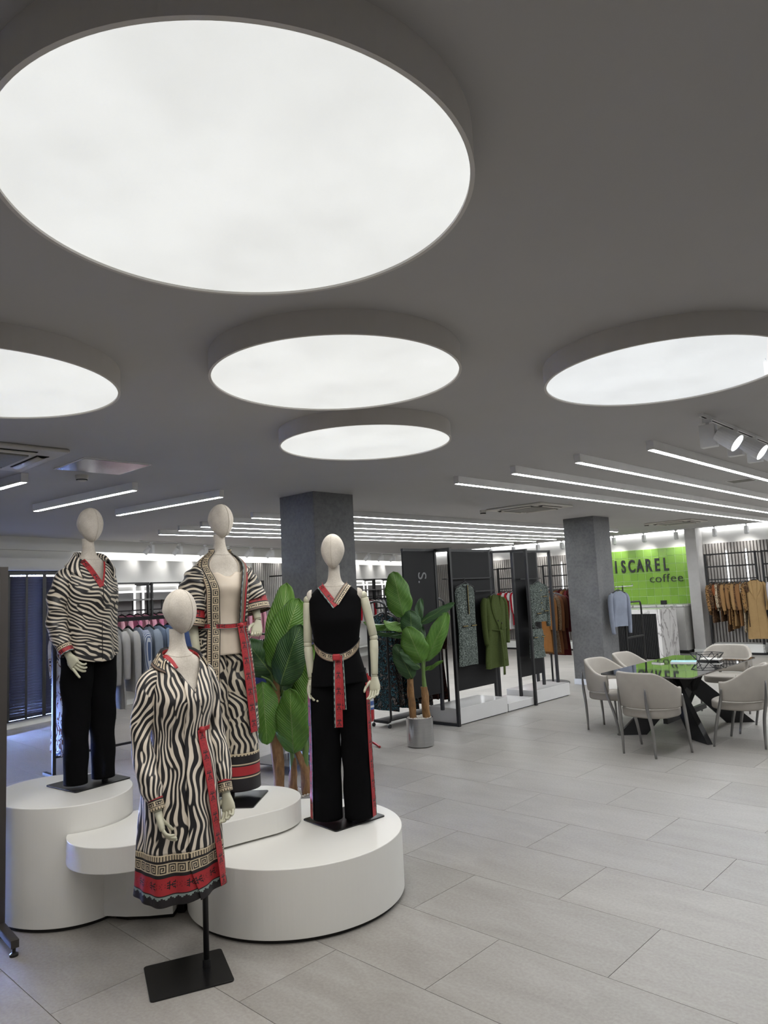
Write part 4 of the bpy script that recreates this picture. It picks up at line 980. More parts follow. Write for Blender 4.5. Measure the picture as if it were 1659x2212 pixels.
# ================================================================== table and chairs
M_velvet = plain('beige velvet', (160, 154, 146), .9, var=.07, scale=5, bump=.1)
M_leg = plain('satin steel leg', (150, 149, 148), .3, 1.0, var=.08)
def make_chair():
    t = empty('armchair', (0, 0, 0))
    # local: faces -y; shell around the back
    def outline(th, r): return Vector((r * 1.02 * math.sin(th), r * .93 * math.cos(th), 0))
    T = math.radians(112)
    def top(th): return .855 - .165 * sstep(math.radians(35), math.radians(105), abs(th))
    def fn_out(a, b):
        th = -T + 2 * T * a; z = .485 + (top(th) - .485) * b; return outline(th, .315 + .012 * b) + Vector((0, .012 * b, z))
    nu, nv = 48, 12; m = MB()
    def ring(a, q):
        th = -T + 2 * T * a; zt = top(th); pr_ = [(.300, .490), (.312, .487), (.316, .50), (.322, .60), (.327, zt - .02), (.322, zt - .004), (.310, zt), (.294, zt - .003), (.286, zt - .02), (.276, .60), (.272, .50), (.285, .488)]
        r, z = pr_[q % len(pr_)]; return outline(th, r) + Vector((0, .012 * (z - .49) / .36, z))
    n = 12; vs_ = [ring(i / nu, q) for i in range(nu + 1) for q in range(n)]; fs = [(i * n + q, i * n + (q + 1) % n, (i + 1) * n + (q + 1) % n, (i + 1) * n + q) for i in range(nu) for q in range(n)]
    fs += [tuple(range(n)), tuple(reversed([nu * n + q for q in range(n)]))]; m.add(vs_, fs); m.build('back_shell', M_velvet, t, smooth=True)
    pts = []
    for i in range(40):
        a = 2 * PI * i / 40; c, s = math.cos(a), math.sin(a); pts.append((.275 * abs(c) ** .75 * (1 if c > 0 else -1), .265 * abs(s) ** .75 * (1 if s > 0 else -1) - .005))
    MB().prism(pts, .385, .475).build('seat', M_velvet, t, bevel=.022, seg=3, smooth=True)
    for (x, y, xt, yt, zt) in ((-.19, .265, -.165, .290, .70), (.19, .265, .165, .290, .70), (-.30, -.215, -.318, -.06, .62), (.30, -.215, .318, -.06, .62)):
        if y > 0: p = [(x, y, 0, .009), (x * .97, y + .012, .30, .013), (xt, yt + .018, .50, .013), (xt * .97, yt + .028, zt, .005)]
        else: p = [(x, y, 0, .009), (x * 1.02, y + .05, .25, .013), (x * 1.09, y + .115, .48, .013), (xt * 1.03, yt - .02, zt, .005)]
        cs = spline(p, 14); MB().tube([c[:3] for c in cs], [c[3] * 1.3 for c in cs], 10).build('leg', M_leg, t, smooth=True)
    return t
ch0 = make_chair()
chairs = [(-3.36, 7.56, PI - .18, 'beige barrel armchair with its back to the viewer at the near table end'), (-2.73, 8.40, PI / 2 * -1 + 0.03, 'beige barrel armchair at the right of the table, cut by the photo edge'), (-2.70, 9.17, -PI / 2, 'beige barrel armchair at the right side of the table, farther back'),
          (-4.22, 8.45, PI / 2 - .05, 'beige barrel armchair at the left front of the glass table with a white tag'), (-4.22, 9.22, PI / 2, 'beige barrel armchair at the left back of the glass table'), (-3.50, 10.36, .05, 'beige barrel armchair at the far end of the glass table')]
for i, (u, v, rz, lab) in enumerate(chairs):
    o = ch0 if i == 0 else copy_tree(ch0); p = W(u, v); o.location = (p.x, p.y, 0); o.rotation_euler = (0, 0, YAW + rz)
    tag(o, lab, 'armchair', 'beige armchairs around the glass table')
M_paper = plain('white paper', (226, 224, 220), .8)
for (u, v, lab) in ((-4.23, 8.50, 'white paper tag on the left front armchair'), (-4.24, 9.25, 'white paper tag on the left back armchair')):
    p = W(u, v); t = empty('paper_tag', (p.x, p.y, .477), YAW + .5, lab, 'paper tag')
    m = MB(); Rm = Matrix.Rotation(math.radians(62), 4, 'X'); m.grid(lambda a, b: Rm @ Vector(((a - .5) * .11, (b) * .13, .01 * math.sin(PI * a))), 4, 4); m.build('sheet', M_paper, t, solid=.002)
t = empty('dining_table', W(-3.53, 8.92), YAW, 'dark glass dining table with black crossed metal base', 'table')
def rrect(w, h, r, n=8):
    o = []
    for cx, cy, a0 in ((w / 2 - r, h / 2 - r, 0), (-w / 2 + r, h / 2 - r, PI / 2), (-w / 2 + r, -h / 2 + r, PI), (w / 2 - r, -h / 2 + r, 1.5 * PI)):
        o += [(cx + r * math.cos(a0 + PI / 2 * i / n), cy + r * math.sin(a0 + PI / 2 * i / n)) for i in range(n + 1)]
    return o
k = NT('dark mirror glass'); k.col(lin((14, 14, 15))); k.set(Roughness=.02, IOR=2.4); k.b.inputs['Coat Weight'].default_value = 1.0; k.b.inputs['Specular IOR Level'].default_value = .9; MATS['tg'] = k.m
kv = k.noise(k.coord('Object'), 3, 2); k.l(k.math('MULTIPLY_ADD', kv, .01, .012), k.b.inputs['Roughness'])
MB().prism(rrect(1.06, 2.22, .07), .738, .752).build('table_top', MATS['tg'], t, bevel=.002)
for sx, sy in ((-1, -1), (1, -1), (-1, 1), (1, 1)):
    m = MB(); a = [(sx * .30, sy * .62), (sx * .42, sy * .46)]
    # broad slanted slab from the floor corner up past the middle
    b0 = Vector((sx * .40, sy * .66, 0)); b1 = Vector((-sx * .16, sy * .10, .735)); dd = Vector((sx * .8, sy * .6, 0)).normalized()
    w0, w1 = .165, .12; th = Vector((-dd.y, dd.x, 0)) * .03
    vs_ = [b0 - dd * w0 - th, b0 + dd * w0 - th, b0 + dd * w0 + th, b0 - dd * w0 + th, b1 - dd * w1 - th, b1 + dd * w1 - th, b1 + dd * w1 + th, b1 - dd * w1 + th]
    m.add(vs_, [(3, 2, 1, 0), (4, 5, 6, 7), (0, 1, 5, 4), (1, 2, 6, 5), (2, 3, 7, 6), (3, 0, 4, 7)]); m.build('leg', M_black, t)
MB().bar((0, -.62, .18), (0, .62, .18), .05, .06).build('cross_bar', M_black, t)
MB().box(-.30, .30, -.45, .45, .722, .737).build('top_plate', M_black, t)
# things on the table
zt = .752
t = empty('wire_tray', W(-3.40, 9.42, zt), YAW + .6, 'black wire tray of facetted shape on the glass table', 'tray')
def wire(pts, r=.005): return MB().tube(pts, r, 6).build('wire', M_black, t)
hexa = [(.20 * math.cos(PI / 3 * i), .15 * math.sin(PI / 3 * i)) for i in range(6)]; hexb = [(.13 * math.cos(PI / 3 * i + .5), .09 * math.sin(PI / 3 * i + .5)) for i in range(6)]
for i in range(6):
    j = (i + 1) % 6; wire([(*hexa[i], .10), (*hexa[j], .10)]); wire([(*hexb[i], .005), (*hexb[j], .005)]); wire([(*hexa[i], .10), (*hexb[i], .005)]); wire([(*hexa[j], .10), (*hexb[i], .005)])
for k_, (u, v, rz, c, lab) in enumerate(((-3.62, 9.22, .3, (150, 200, 205), 'light blue magazine lying on the glass table'), (-3.36, 9.44, .1, (214, 212, 206), 'white booklet lying in the black wire tray'), (-3.85, 8.98, -.4, (70, 84, 60), 'dark slim brochure lying on the glass table near the left chairs'))):
    z0 = zt + (.02 if k_ == 1 else 0.0005)
    o = empty('magazine', W(u, v, z0), YAW + rz, lab, 'magazine'); w, h = ((.30, .22), (.24, .17), (.15, .06))[k_]
    MB().box(-w / 2, w / 2, -h / 2, h / 2, 0, .012).build('pages', M_paper, o); MB().box(-w / 2, w / 2, -h / 2, h / 2, .012, .0135).build('cover', plain('cover %d' % k_, c, .35, var=.25, scale=9), o)
# ================================================================== hanging clothes
def mat_pattern(name, kind, cols, scale=20.0, rough=.85):
    if name in MATS: return MATS[name]
    k = NT(name); v = k.coord('Object'); oi = k.n('ShaderNodeObjectInfo'); ad = k.n('ShaderNodeVectorMath', operation='ADD'); k.l(v, ad.inputs[0]); k.l(oi.outputs['Location'], ad.inputs[1]); v = ad.outputs[0]
    cs = [lin(c) for c in cols]
    if kind == 'spots':
        vo = k.n('ShaderNodeTexVoronoi'); k.l(v, vo.inputs['Vector']); vo.inputs['Scale'].default_value = scale; c = k.ramp(vo.outputs['Distance'], [(.0, cs[1]), (.30, cs[0]), (.42, cs[2 % len(cs)]), (.7, cs[2 % len(cs)])], 'CONSTANT')
    elif kind == 'floral':
        n = k.noise(v, scale, 2, .5, 1.5); c = k.ramp(n, list(zip([0, .38, .50, .56, .64], cs)), 'CONSTANT')
    elif kind == 'stripe':
        w = k.n('ShaderNodeTexWave'); w.wave_type = 'BANDS'; w.bands_direction = 'X'; k.l(v, w.inputs['Vector']); w.inputs['Scale'].default_value = scale; c = k.ramp(w.outputs[0], [(0, cs[0]), (.5, cs[1])], 'CONSTANT')
    elif kind == 'tweed':
        n = k.noise(v, scale, 4, .8); c = k.ramp(n, [(.36, cs[0]), (.5, cs[1]), (.62, cs[2])])
    elif kind == 'zebra':
        g = k.n('ShaderNodeTexGabor'); g.gabor_type = '3D'; k.l(v, g.inputs['Vector']); g.inputs['Scale'].default_value = scale; c = k.ramp(g.outputs['Value'], [(.48, cs[0]), (.52, cs[1])])
    k.col(c); k.set(Roughness=rough); k.b.inputs['Specular IOR Level'].default_value = .25
    if kind == 'tweed': k.bump(n, .5, .004)
    MATS[name] = k.m; return k.m
def fab(rgb): return plain('cloth %d %d %d' % rgb, rgb, .9, var=.06, scale=10, spec=.2)
M_hanger = plain('black hanger', (18, 18, 19), .4)
def hanger_mesh(w=.40):
    m = MB(); hk = [(0, 0, -.005)] + [(.018 * math.sin(a) , 0, -.020 + .018 * math.cos(a)) for a in [0, .7, 1.4, 2.1, 2.8, 3.4]]
    hk = [(-.018 + .0, 0, -.012), (-.012, 0, .004), (0, 0, .010), (.013, 0, .003), (.015, 0, -.013), (.004, 0, -.028), (0, 0, -.05)]
    m.tube([Vector(p) for p in hk], .0028, 6)
    cs = spline([(-w / 2, 0, -.125, .010), (-w / 4, 0, -.088, .012), (0, 0, -.055, .013), (w / 4, 0, -.088, .012), (w / 2, 0, -.125, .010)], 14); m.tube([c[:3] for c in cs], [c[3] for c in cs], 8, ref=(0, 1, 0)); return m
HM = hanger_mesh()
def garment_mesh(kind, w=.42, L=.75, th=.05, slv=.55, flare=1.0, seed=0, neck=.06, lapel=False):
    """hanging garment in front view: x across the shoulders, y thickness, z down from the rail"""
    m = MB(); hw = w / 2; ns, nz = 30, 20
    def fn(a, b):
        an = 2 * PI * a; c, s = math.cos(an), math.sin(an)
        z = -.075 - (L) * b
        if kind == 'skirt': x = hw * (.72 + .28 * b) * flare ** b
        else:
            sh = min(1, (b * L) / .075); x = neck + (hw - neck) * sh ** .8
            x *= 1 - .10 * sstep(.0, .45, b) + (flare - .9) * sstep(.4, 1.0, b)
        y = th / 2 * (.55 + .55 * math.sin(PI * min(1, b * 1.4 + .1))) * (1 + .25 * math.sin(5 * an + seed) * b)
        y += .010 * math.sin(9 * c + seed) * b * (1 if s > 0 else .5) - .012 * max(0, math.sin(15 * c * hw / .21 + seed * 2)) * sstep(.25, .9, b) * max(0, -s)
        return Vector((x * (abs(c) ** .55) * (1 if c > 0 else -1), y * (abs(s) ** .7) * (1 if s > 0 else -1) + .006 * math.sin(7 * b + seed), z + .004 * math.sin(4 * an + seed)))
    m.grid(fn, ns, nz, uvfn=lambda a, b: (a * w * 2, -b * L)); m.add([fn(i / ns, 1) for i in range(ns)], [tuple(range(ns))])
    if slv and kind != 'skirt':
        for s in (-1, 1):
            cs = spline([(s * (hw - .03), 0, -.12, .035), (s * (hw + .02), -.004, -.20, .048), (s * (hw + .03), -.008, -.12 - slv * .5, .045), (s * (hw + .025), -.014, -.12 - slv * .8, .040), (s * (hw + .01), -.02, -.12 - slv, .036)], 12)
            m.tube([c[:3] for c in cs], [c[3] for c in cs], 10, ref=(0, 1, 0), ell=[.8] * 13)
    return m
PROTO = {}
def proto(key, **kw):
    if key not in PROTO:
        mb = garment_mesh(**kw); me = mb.build('garment', fab((200, 200, 200)), None, smooth=True); PROTO[key] = me.data; bpy.data.objects.remove(me)
    return PROTO[key]
def hanger_data():
    if 'hanger' not in PROTO: o = HM.build('hanger', M_hanger, None, smooth=True); PROTO['hanger'] = o.data; bpy.data.objects.remove(o)
    return PROTO['hanger']
def hang(name, key, mat, loc, rz, label, cat, group=None, hanger=True, sc=(1, 1, 1), part='cloth', **kw):
    t = empty(name, loc, rz, label, cat, group); o = bpy.data.objects.new(part, proto(key, **kw)); COL.objects.link(o); o.parent = t; o.scale = sc
    o.material_slots[0].link = 'OBJECT'; o.material_slots[0].material = mat
    if hanger:
        h = bpy.data.objects.new('hanger', hanger_data()); COL.objects.link(h); h.parent = t; h.rotation_euler = (0, 0, 0)
    return t
KIND = {'shirt': dict(kind='top', w=.42, L=.68, slv=.56, th=.05), 'short': dict(kind='top', w=.42, L=.60, slv=.24, th=.05), 'jacket': dict(kind='top', w=.44, L=.72, slv=.62, th=.075), 'dress': dict(kind='top', w=.40, L=1.08, slv=.2, th=.05, flare=1.15), 'longdress': dict(kind='top', w=.42, L=1.25, slv=.5, th=.06, flare=1.2), 'coat': dict(kind='top', w=.46, L=1.08, slv=.62, th=.085, flare=1.05), 'cardigan': dict(kind='top', w=.42, L=.95, slv=.55, th=.06, flare=1.0), 'trousers': dict(kind='skirt', w=.34, L=.95, slv=0, th=.05)}
def row(p0, p1, zr, items, rackname, group, jit=.08, start=0, tail=''):
    """clothes along a rail from p0 to p1 (left to right in the photo); each hangs across the rail"""
    d = p1 - p0; ang = math.atan2(d.y, d.x); n = len(items)
    for i, (kd, mat, what) in enumerate(items):
        p = p0 + d * ((i + .5) / n); key = '%s%d' % (kd, i % 3)
        hang(what[1], key, mat, (p.x, p.y, zr), ang + PI / 2 + random.uniform(-jit, jit), '%s %s on the %s, %s from the left' % (what[0], what[1].replace('_', ' '), rackname, ORD[i + start]), what[2] if len(what) > 2 else what[1].replace('_', ' '), group, sc=(random.uniform(.95, 1.05), random.uniform(.85, 1.1), random.uniform(.93, 1.06)), seed=i % 3 * 2.1, **KIND[kd])
def P2(v): return Vector((v[0], v[1], 0))
# ================================================================== dark display gondola between the pillars
def mat_perf(name):
    k = NT(name); v = k.coord('Object'); sp = k.n('ShaderNodeSeparateXYZ'); k.l(v, sp.inputs[0])
    fx = k.math('SUBTRACT', k.math('FRACT', k.math('MULTIPLY', sp.outputs[1], 40.0)), .5); fz = k.math('SUBTRACT', k.math('FRACT', k.math('MULTIPLY', sp.outputs[2], 16.0)), .5)
    d = k.math('ADD', k.math('POWER', k.math('MULTIPLY', fx, 1 / 40.0), 2), k.math('POWER', k.math('MULTIPLY', fz, 1 / 16.0), 2)); hole = k.math('LESS_THAN', d, .0045 ** 2)
    sel = k.math('LESS_THAN', k.math('FRACT', k.math('MULTIPLY', sp.outputs[2], 1.78)), .36); hole = k.math('MULTIPLY', hole, sel)
    k.col(lin((15, 15, 17))); k.b.inputs['Specular IOR Level'].default_value = .25; k.set(Roughness=.55); tr = k.n('ShaderNodeBsdfTransparent'); mx = k.n('ShaderNodeMixShader'); k.l(hole, mx.inputs[0]); k.l(k.b.outputs[0], mx.inputs[1]); k.l(tr.outputs[0], mx.inputs[2]); k.l(mx.outputs[0], k.t.nodes['Material Output'].inputs[0]); return k.m
M_perf = mat_perf('perforated dark metal'); M_panel = plain('charcoal panel', (20, 20, 22), .55, var=.05, spec=.25)
G = empty('display_gondola', W(-6.03, 7.65), YAW, 'dark metal display frame with perforated panels between the two pillars', 'display rack')
def post(x, y, z0=0, z1=2.37, s=.04): MB().box(x - s / 2, x + s / 2, y - s / 2, y + s / 2, z0, z1).build('post', M_black, G)
def gbar(a, b, s=.036, nm='bar'): MB().bar(a, b, s).build(nm, M_black, G)
for x, y, z0 in ((0, 0, 0), (-.57, -.02, 0), (0, 1.90, 0), (-.24, -.03, .2), (-.26, 1.27, .2), (-.45, 1.62, .12), (-.25, 1.90, .12), (-.26, 2.60, .2), (-.20, 2.93, .2), (-.57, 2.93, 0)): post(x, y, z0)
for a, b in (((0, 0), (-.57, -.02)), ((-.24, -.03), (-.26, 1.27)), ((-.26, 1.27), (-.45, 1.62)), ((-.45, 1.62), (-.25, 1.90)), ((0, 1.90), (-.25, 1.90)), ((-.25, 1.90), (-.26, 2.60)), ((-.26, 2.60), (-.20, 2.93)), ((-.24, -.69), (-.24, -.03))): gbar((*a, 2.352), (*b, 2.352), nm='top_bar')
gbar((0, 0, .02), (-.57, -.02, .02), nm='floor_bar'); gbar((-.57, -.02, .02), (-.57, 2.93, .02), nm='floor_bar')
MB().box(-.252, -.228, -.69, -.05, .43, 2.335).build('side_panel', M_panel, G)
MB().box(-.247, -.240, .28, 1.25, .40, 2.34).build('perforated_panel', M_perf, G); MB().box(-.247, -.240, 1.92, 2.58, .40, 2.34).build('perforated_panel', M_perf, G)
gbar((-.19, .10, 1.95), (-.19, 1.22, 1.95), .014, 'rail'); gbar((-.16, .75, 1.76), (-.16, 1.25, 1.76), .014, 'rail'); gbar((-.16, 1.95, 1.91), (-.16, 2.55, 1.91), .014, 'rail')
for y, z in ((.12, 1.95), (1.2, 1.95), (.78, 1.76), (1.22, 1.76), (1.97, 1.91), (2.5, 1.91)): gbar((-.24, y, z), (-.16, y, z), .012, 'bracket')
def text_part(body, size, mat, parent, M_, name='letter', ext=.01, sx=1.0, off=0.0):
    c = bpy.data.curves.new(name, 'FONT'); c.body = body; c.size = size; c.extrude = ext; c.offset = off; c.align_x = 'CENTER'; o = bpy.data.objects.new(name, c); COL.objects.link(o)
    dg = bpy.context.evaluated_depsgraph_get(); me = bpy.data.meshes.new_from_object(o.evaluated_get(dg)); bpy.data.objects.remove(o); bpy.data.curves.remove(c)
    me.materials.clear(); me.materials.append(mat); q = bpy.data.objects.new(name, me); COL.objects.link(q); q.parent = parent; q.matrix_local = M_ @ Matrix.Diagonal((sx, 1, 1, 1)); return q
# faint lettering on the side panel, standing sideways
Mx = Matrix.Translation((-.226, -.36, 1.86)) @ Matrix(((0, 0, 1, 0), (0, 1, 0, 0), (1, 0, 0, 0), (0, 0, 0, 1)))
ML = Matrix.Translation((-.227, -.40, 1.98)) @ Matrix(((0, 0, 1, 0), (1, 0, 0, 0), (0, 1, 0, 0), (0, 0, 0, 1))) @ Matrix.Rotation(-PI / 2, 4, 'Z')
text_part('S.', .24, plain('grey lettering', (120, 120, 122), .5), G, ML, ext=.002)
# white podiums of the gondola
M_pod = plain('glossy white podium', (196, 195, 194), .12, var=.015)
for (v0, v1, h, lab) in ((7.68, 8.835, .22, 'glossy white podium under the tweed dress and green coat'), (8.84, 9.57, .12, 'low glossy white podium between the two taller podiums'), (9.58, 10.63, .205, 'glossy white podium under the tweed jacket near the far pillar')):
    t = empty('podium', W(-6.03, v0), YAW, lab, 'podium'); MB().box(-.55, -.025, .02, v1 - v0, .012, h).build('box', M_pod, t, bevel=.003); MB().box(-.53, -.045, .04, v1 - v0 - .02, 0, .012).build('toe_kick', M_toe, t)
# clothes shown on it
M_tweed = mat_pattern('green grey tweed', 'tweed', [(18, 22, 20), (60, 68, 64), (140, 148, 142)], 75)
M_coat = plain('olive wool', (66, 76, 40), .95, var=.14, scale=60, bump=.4, spec=.15); M_gold = plain('gold zip', (176, 158, 96), .35, .8); M_trim = plain('black braid', (16, 16, 18), .7)
RZF = YAW + PI / 2
t = hang('tweed_dress', 'tdress', M_tweed, W(-6.15, 8.11, 1.95), RZF, 'sleeveless green grey tweed dress hanging on the perforated panel', 'dress', kind='top', w=.43, L=1.13, th=.075, slv=0, flare=1.0, neck=.07, seed=.5)
for s, z in ((-1, -.66), (1, -.66)): MB().box(s * .10 - .055, s * .10 + .055, -.055, -.042, z - .012, z + .012).build('pocket_trim', M_trim, t); MB().box(s * .10 - .055, s * .10 + .055, -.058, -.054, z - .004, z + .004).build('zip', M_gold, t)
MB().box(-.012, .012, -.052, -.040, -.50, -.10).build('placket', M_trim, t); MB().box(-.003, .003, -.056, -.051, -.50, -.10).build('zip', M_gold, t)
MB().tube([Vector((.085 * math.sin(a), -.012 - .026 * max(0, math.cos(a)), -.085 - .035 * max(0, math.cos(a)))) for a in [2 * PI * i / 24 for i in range(25)]], .006, 6).build('neck_braid', M_trim, t)
t = hang('wool_coat', 'gcoat', M_coat, W(-6.14, 8.78, 1.76), RZF, 'olive green belted wool coat hanging on the perforated panel', 'coat', kind='top', w=.50, L=1.04, th=.13, slv=.66, flare=1.12, neck=.075, seed=1.5)
for s in (-1, 1):
    def lp(a, b, s=s): return Vector((s * (.075 + (.13 * math.sin(PI * min(1, a * 1.15)) ** .8) * b) * (1 - .55 * a), -.052 - .02 * a - .012 * b * (1 - b) * 4 - (.006 if s < 0 else 0), -.085 - .50 * a + .03 * b * (1 - a)))
    m = MB(); m.grid(lp, 14, 6); m.build('lapel', M_coat, t, smooth=True, solid=.006)
    def cl(a, b, s=s): return Vector((s * (.06 + .10 * a), .02 - .075 * a, -.062 - .055 * a * a - .045 * b - .02 * b * a))
    m = MB(); m.grid(cl, 8, 4); m.build('collar', M_coat, t, smooth=True, solid=.006)
MB().tube([Vector((.235 * math.sin(a), -.072 * math.cos(a), -.585 + .03 * abs(math.sin(a)))) for a in [2 * PI * i / 30 for i in range(31)]], .017, 8, ell=[.5] * 31).build('belt', M_coat, t, smooth=True)
for x0, x1, z1 in ((.01, .03, -1.22), (.035, .075, -1.02)):
    m = MB(); m.grid(lambda a, b: Vector((x0 + (x1 - x0) * a + (b - .5) * .05, -.088 - .012 * math.sin(PI * a), -.58 + (z1 + .58) * a)), 12, 2); m.build('belt_end', M_coat, t, smooth=True, solid=.006)
ball('button', t, (.05, -.085, -.48), .012, plain('dark horn', (40, 38, 30), .4)); ball('button', t, (-.04, -.085, -.44), .012, MATS['dark horn'])
t = hang('tweed_jacket', 'tjack', M_tweed, W(-6.14, 10.0, 1.92), RZF, 'green grey tweed jacket with trimmed pockets hanging above the skirt', 'jacket', kind='top', w=.44, L=.62, th=.11, slv=.66, flare=1.08, neck=.07, seed=2.5)
for x, z in ((-.11, -.56), (.11, -.53), (.10, -.30)):
    MB().box(x - .06, x + .06, -.075, -.062, z - .014, z + .014).build('pocket_trim', M_trim, t); MB().box(x - .06, x + .06, -.078, -.074, z - .004, z + .004).build('zip', M_gold, t)
for z in (-.2, -.3, -.4, -.5): ball('button', t, (0, -.064, z), .009, M_gold)
t = hang('tweed_skirt', 'tskirt', M_tweed, W(-6.13, 9.86, 1.20), RZF, 'green grey tweed mini skirt hanging below the tweed jacket', 'skirt', kind='skirt', w=.42, L=.45, th=.10, slv=0, flare=1.05, seed=3.5)
for x in (-.11, .11): MB().box(x - .05, x + .05, -.062, -.048, -.215, -.19).build('pocket_trim', M_trim, t); MB().box(x - .05, x + .05, -.065, -.061, -.207, -.199).build('zip', M_gold, t)
# ================================================================== rolling rack with hoop ends
def rolling_rack(p0, ang, L, label, hw=.18, top=1.69, rail=1.60):
    t = empty('rolling_rack', p0, ang, label, 'clothes rack')
    for y in (0, L):
        pts = [(-hw, y, .16), (-hw, y, top - hw * .55)] ; arc = [(-hw * .55 * math.cos(a) if False else -hw * math.cos(a), y, top - hw * .55 + hw * .55 * math.sin(a)) for a in [PI * i / 12 for i in range(13)]]
        full = [(-hw + .06, y, .075), (-hw + .02, y, .09), (-hw, y, .13)] + arc + [(hw, y, .13), (hw - .02, y, .09), (hw - .06, y, .075)]
        MB().tube([Vector(p) for p in full], .0155, 10).build('hoop', M_black, t, smooth=True)
        MB().bar((-hw + .05, y, .075), (hw - .05, y, .075), .03).build('base_bar', M_black, t)
        for x in (-hw + .03, hw - .03):
            MB().tube([(x, y, .06), (x, y, .04)], .008, 8).build('caster_stem', M_chrome, t); MB().tube([(x - .011, y, .026), (x + .011, y, .026)], .026, 14, ref=(0, 0, 1)).build('caster', M_black, t)
    MB().box(-hw + .05, hw - .05, 0, L, .082, .094).build('shelf', M_black, t)
    MB().tube([(0, 0, rail), (0, L, rail)], .013, 10).build('rail', M_black, t); MB().bar((0, 0, rail), (0, 0, top - .02), .02).build('rail_holder', M_black, t); MB().bar((0, L, rail), (0, L, top - .02), .02).build('rail_holder', M_black, t)
    return t
rolling_rack(W(-6.92, 7.10), YAW, 1.25, 'black rolling rack with rounded hoops right of the black tunic mannequin')
M_fl1 = mat_pattern('dark leaf print', 'floral', [(112, 104, 100), (12, 11, 13), (54, 92, 102), (12, 11, 13), (54, 32, 28)], 16); M_fl2 = mat_pattern('dark white print', 'floral', [(120, 112, 108), (14, 13, 14), (128, 120, 116), (15, 14, 15), (60, 90, 96)], 26); M_fl3 = mat_pattern('black red print', 'floral', [(84, 40, 30), (18, 13, 13), (80, 38, 28), (16, 12, 12), (40, 22, 20)], 34)
seq = [(M_fl1, 'black and teal leaf print'), (M_fl2, 'black and white print'), (M_fl1, 'black and teal leaf print'), (M_fl2, 'black and white print'), (M_fl1, 'black and teal leaf print'), (M_fl3, 'black and rust print'), (M_fl3, 'black and rust print'), (M_fl2, 'black and white print'), (M_fl3, 'black and rust print'), (M_fl1, 'black and teal leaf print'), (M_fl3, 'black and rust print')]
row(P2(W(-6.92, 7.16)), P2(W(-6.92, 8.28)), 1.587, [('longdress', m_, (w, 'dress')) for m_, w in seq], 'hooped rolling rack', 'dresses on the hooped rolling rack')
# ================================================================== simple bar rack for the jackets
def bar_rack(p0, ang, L, z, label, foot=.5):
    t = empty('bar_rack', p0, ang, label, 'clothes rack')
    for y in (0, L): MB().box(-.018, .018, y - .018, y + .018, .0, z + .012).build('post', M_black, t); MB().box(-foot / 2, foot / 2, y - .02, y + .02, 0, .03).build('foot', M_black, t)
    MB().box(-.022, .022, 0, L, z, z + .045).build('rail', M_black, t); MB().box(-.012, .012, 0, L, .2, .225).build('lower_bar', M_black, t); return t
bar_rack(W(-8.15, 3.26), YAW, 2.46, 1.62, 'black bar rack with grey and blue jackets behind the dress mannequin')
c_ = lambda rgb, w, nm, kd: (kd, fab(rgb), (w, nm))
M_flor = mat_pattern('white flower print', 'floral', [(206, 204, 206), (196, 194, 196), (100, 62, 44), (204, 202, 204), (64, 66, 88)], 6); M_str = mat_pattern('blue stripe', 'stripe', [(196, 200, 206), (84, 100, 134)], 26)
row(P2(W(-8.15, 3.26)), P2(W(-8.15, 5.65)), 1.612, [('longdress', M_flor, ('white flower print', 'dress')), ('longdress', M_flor, ('white and brown flower', 'dress')), c_((150, 146, 140), 'warm grey', 'jacket', 'cardigan'), c_((168, 166, 162), 'pale grey', 'jacket', 'jacket'), c_((158, 156, 152), 'long grey', 'cardigan', 'cardigan'), c_((172, 170, 166), 'pale grey', 'cardigan', 'cardigan'), c_((176, 174, 170), 'off white', 'shirt', 'jacket'), ('shirt', M_str, ('blue striped', 'shirt')), c_((142, 152, 164), 'grey blue', 'shirt', 'shirt'), c_((120, 134, 154), 'grey blue denim', 'jacket', 'jacket'), c_((84, 104, 142), 'mid blue', 'jacket', 'jacket'), c_((78, 96, 140), 'mid blue', 'jacket', 'cardigan'), c_((66, 84, 128), 'deep blue', 'jacket', 'jacket'), c_((40, 100, 72), 'green', 'jacket', 'jacket'), c_((60, 70, 96), 'dark blue', 'jacket', 'jacket'), c_((150, 140, 50), 'yellow', 'jacket', 'jacket'), c_((128, 138, 52), 'lime yellow', 'jacket', 'jacket'), c_((60, 60, 66), 'charcoal', 'jacket', 'jacket')], 'black bar rack', 'clothes on the black bar rack')
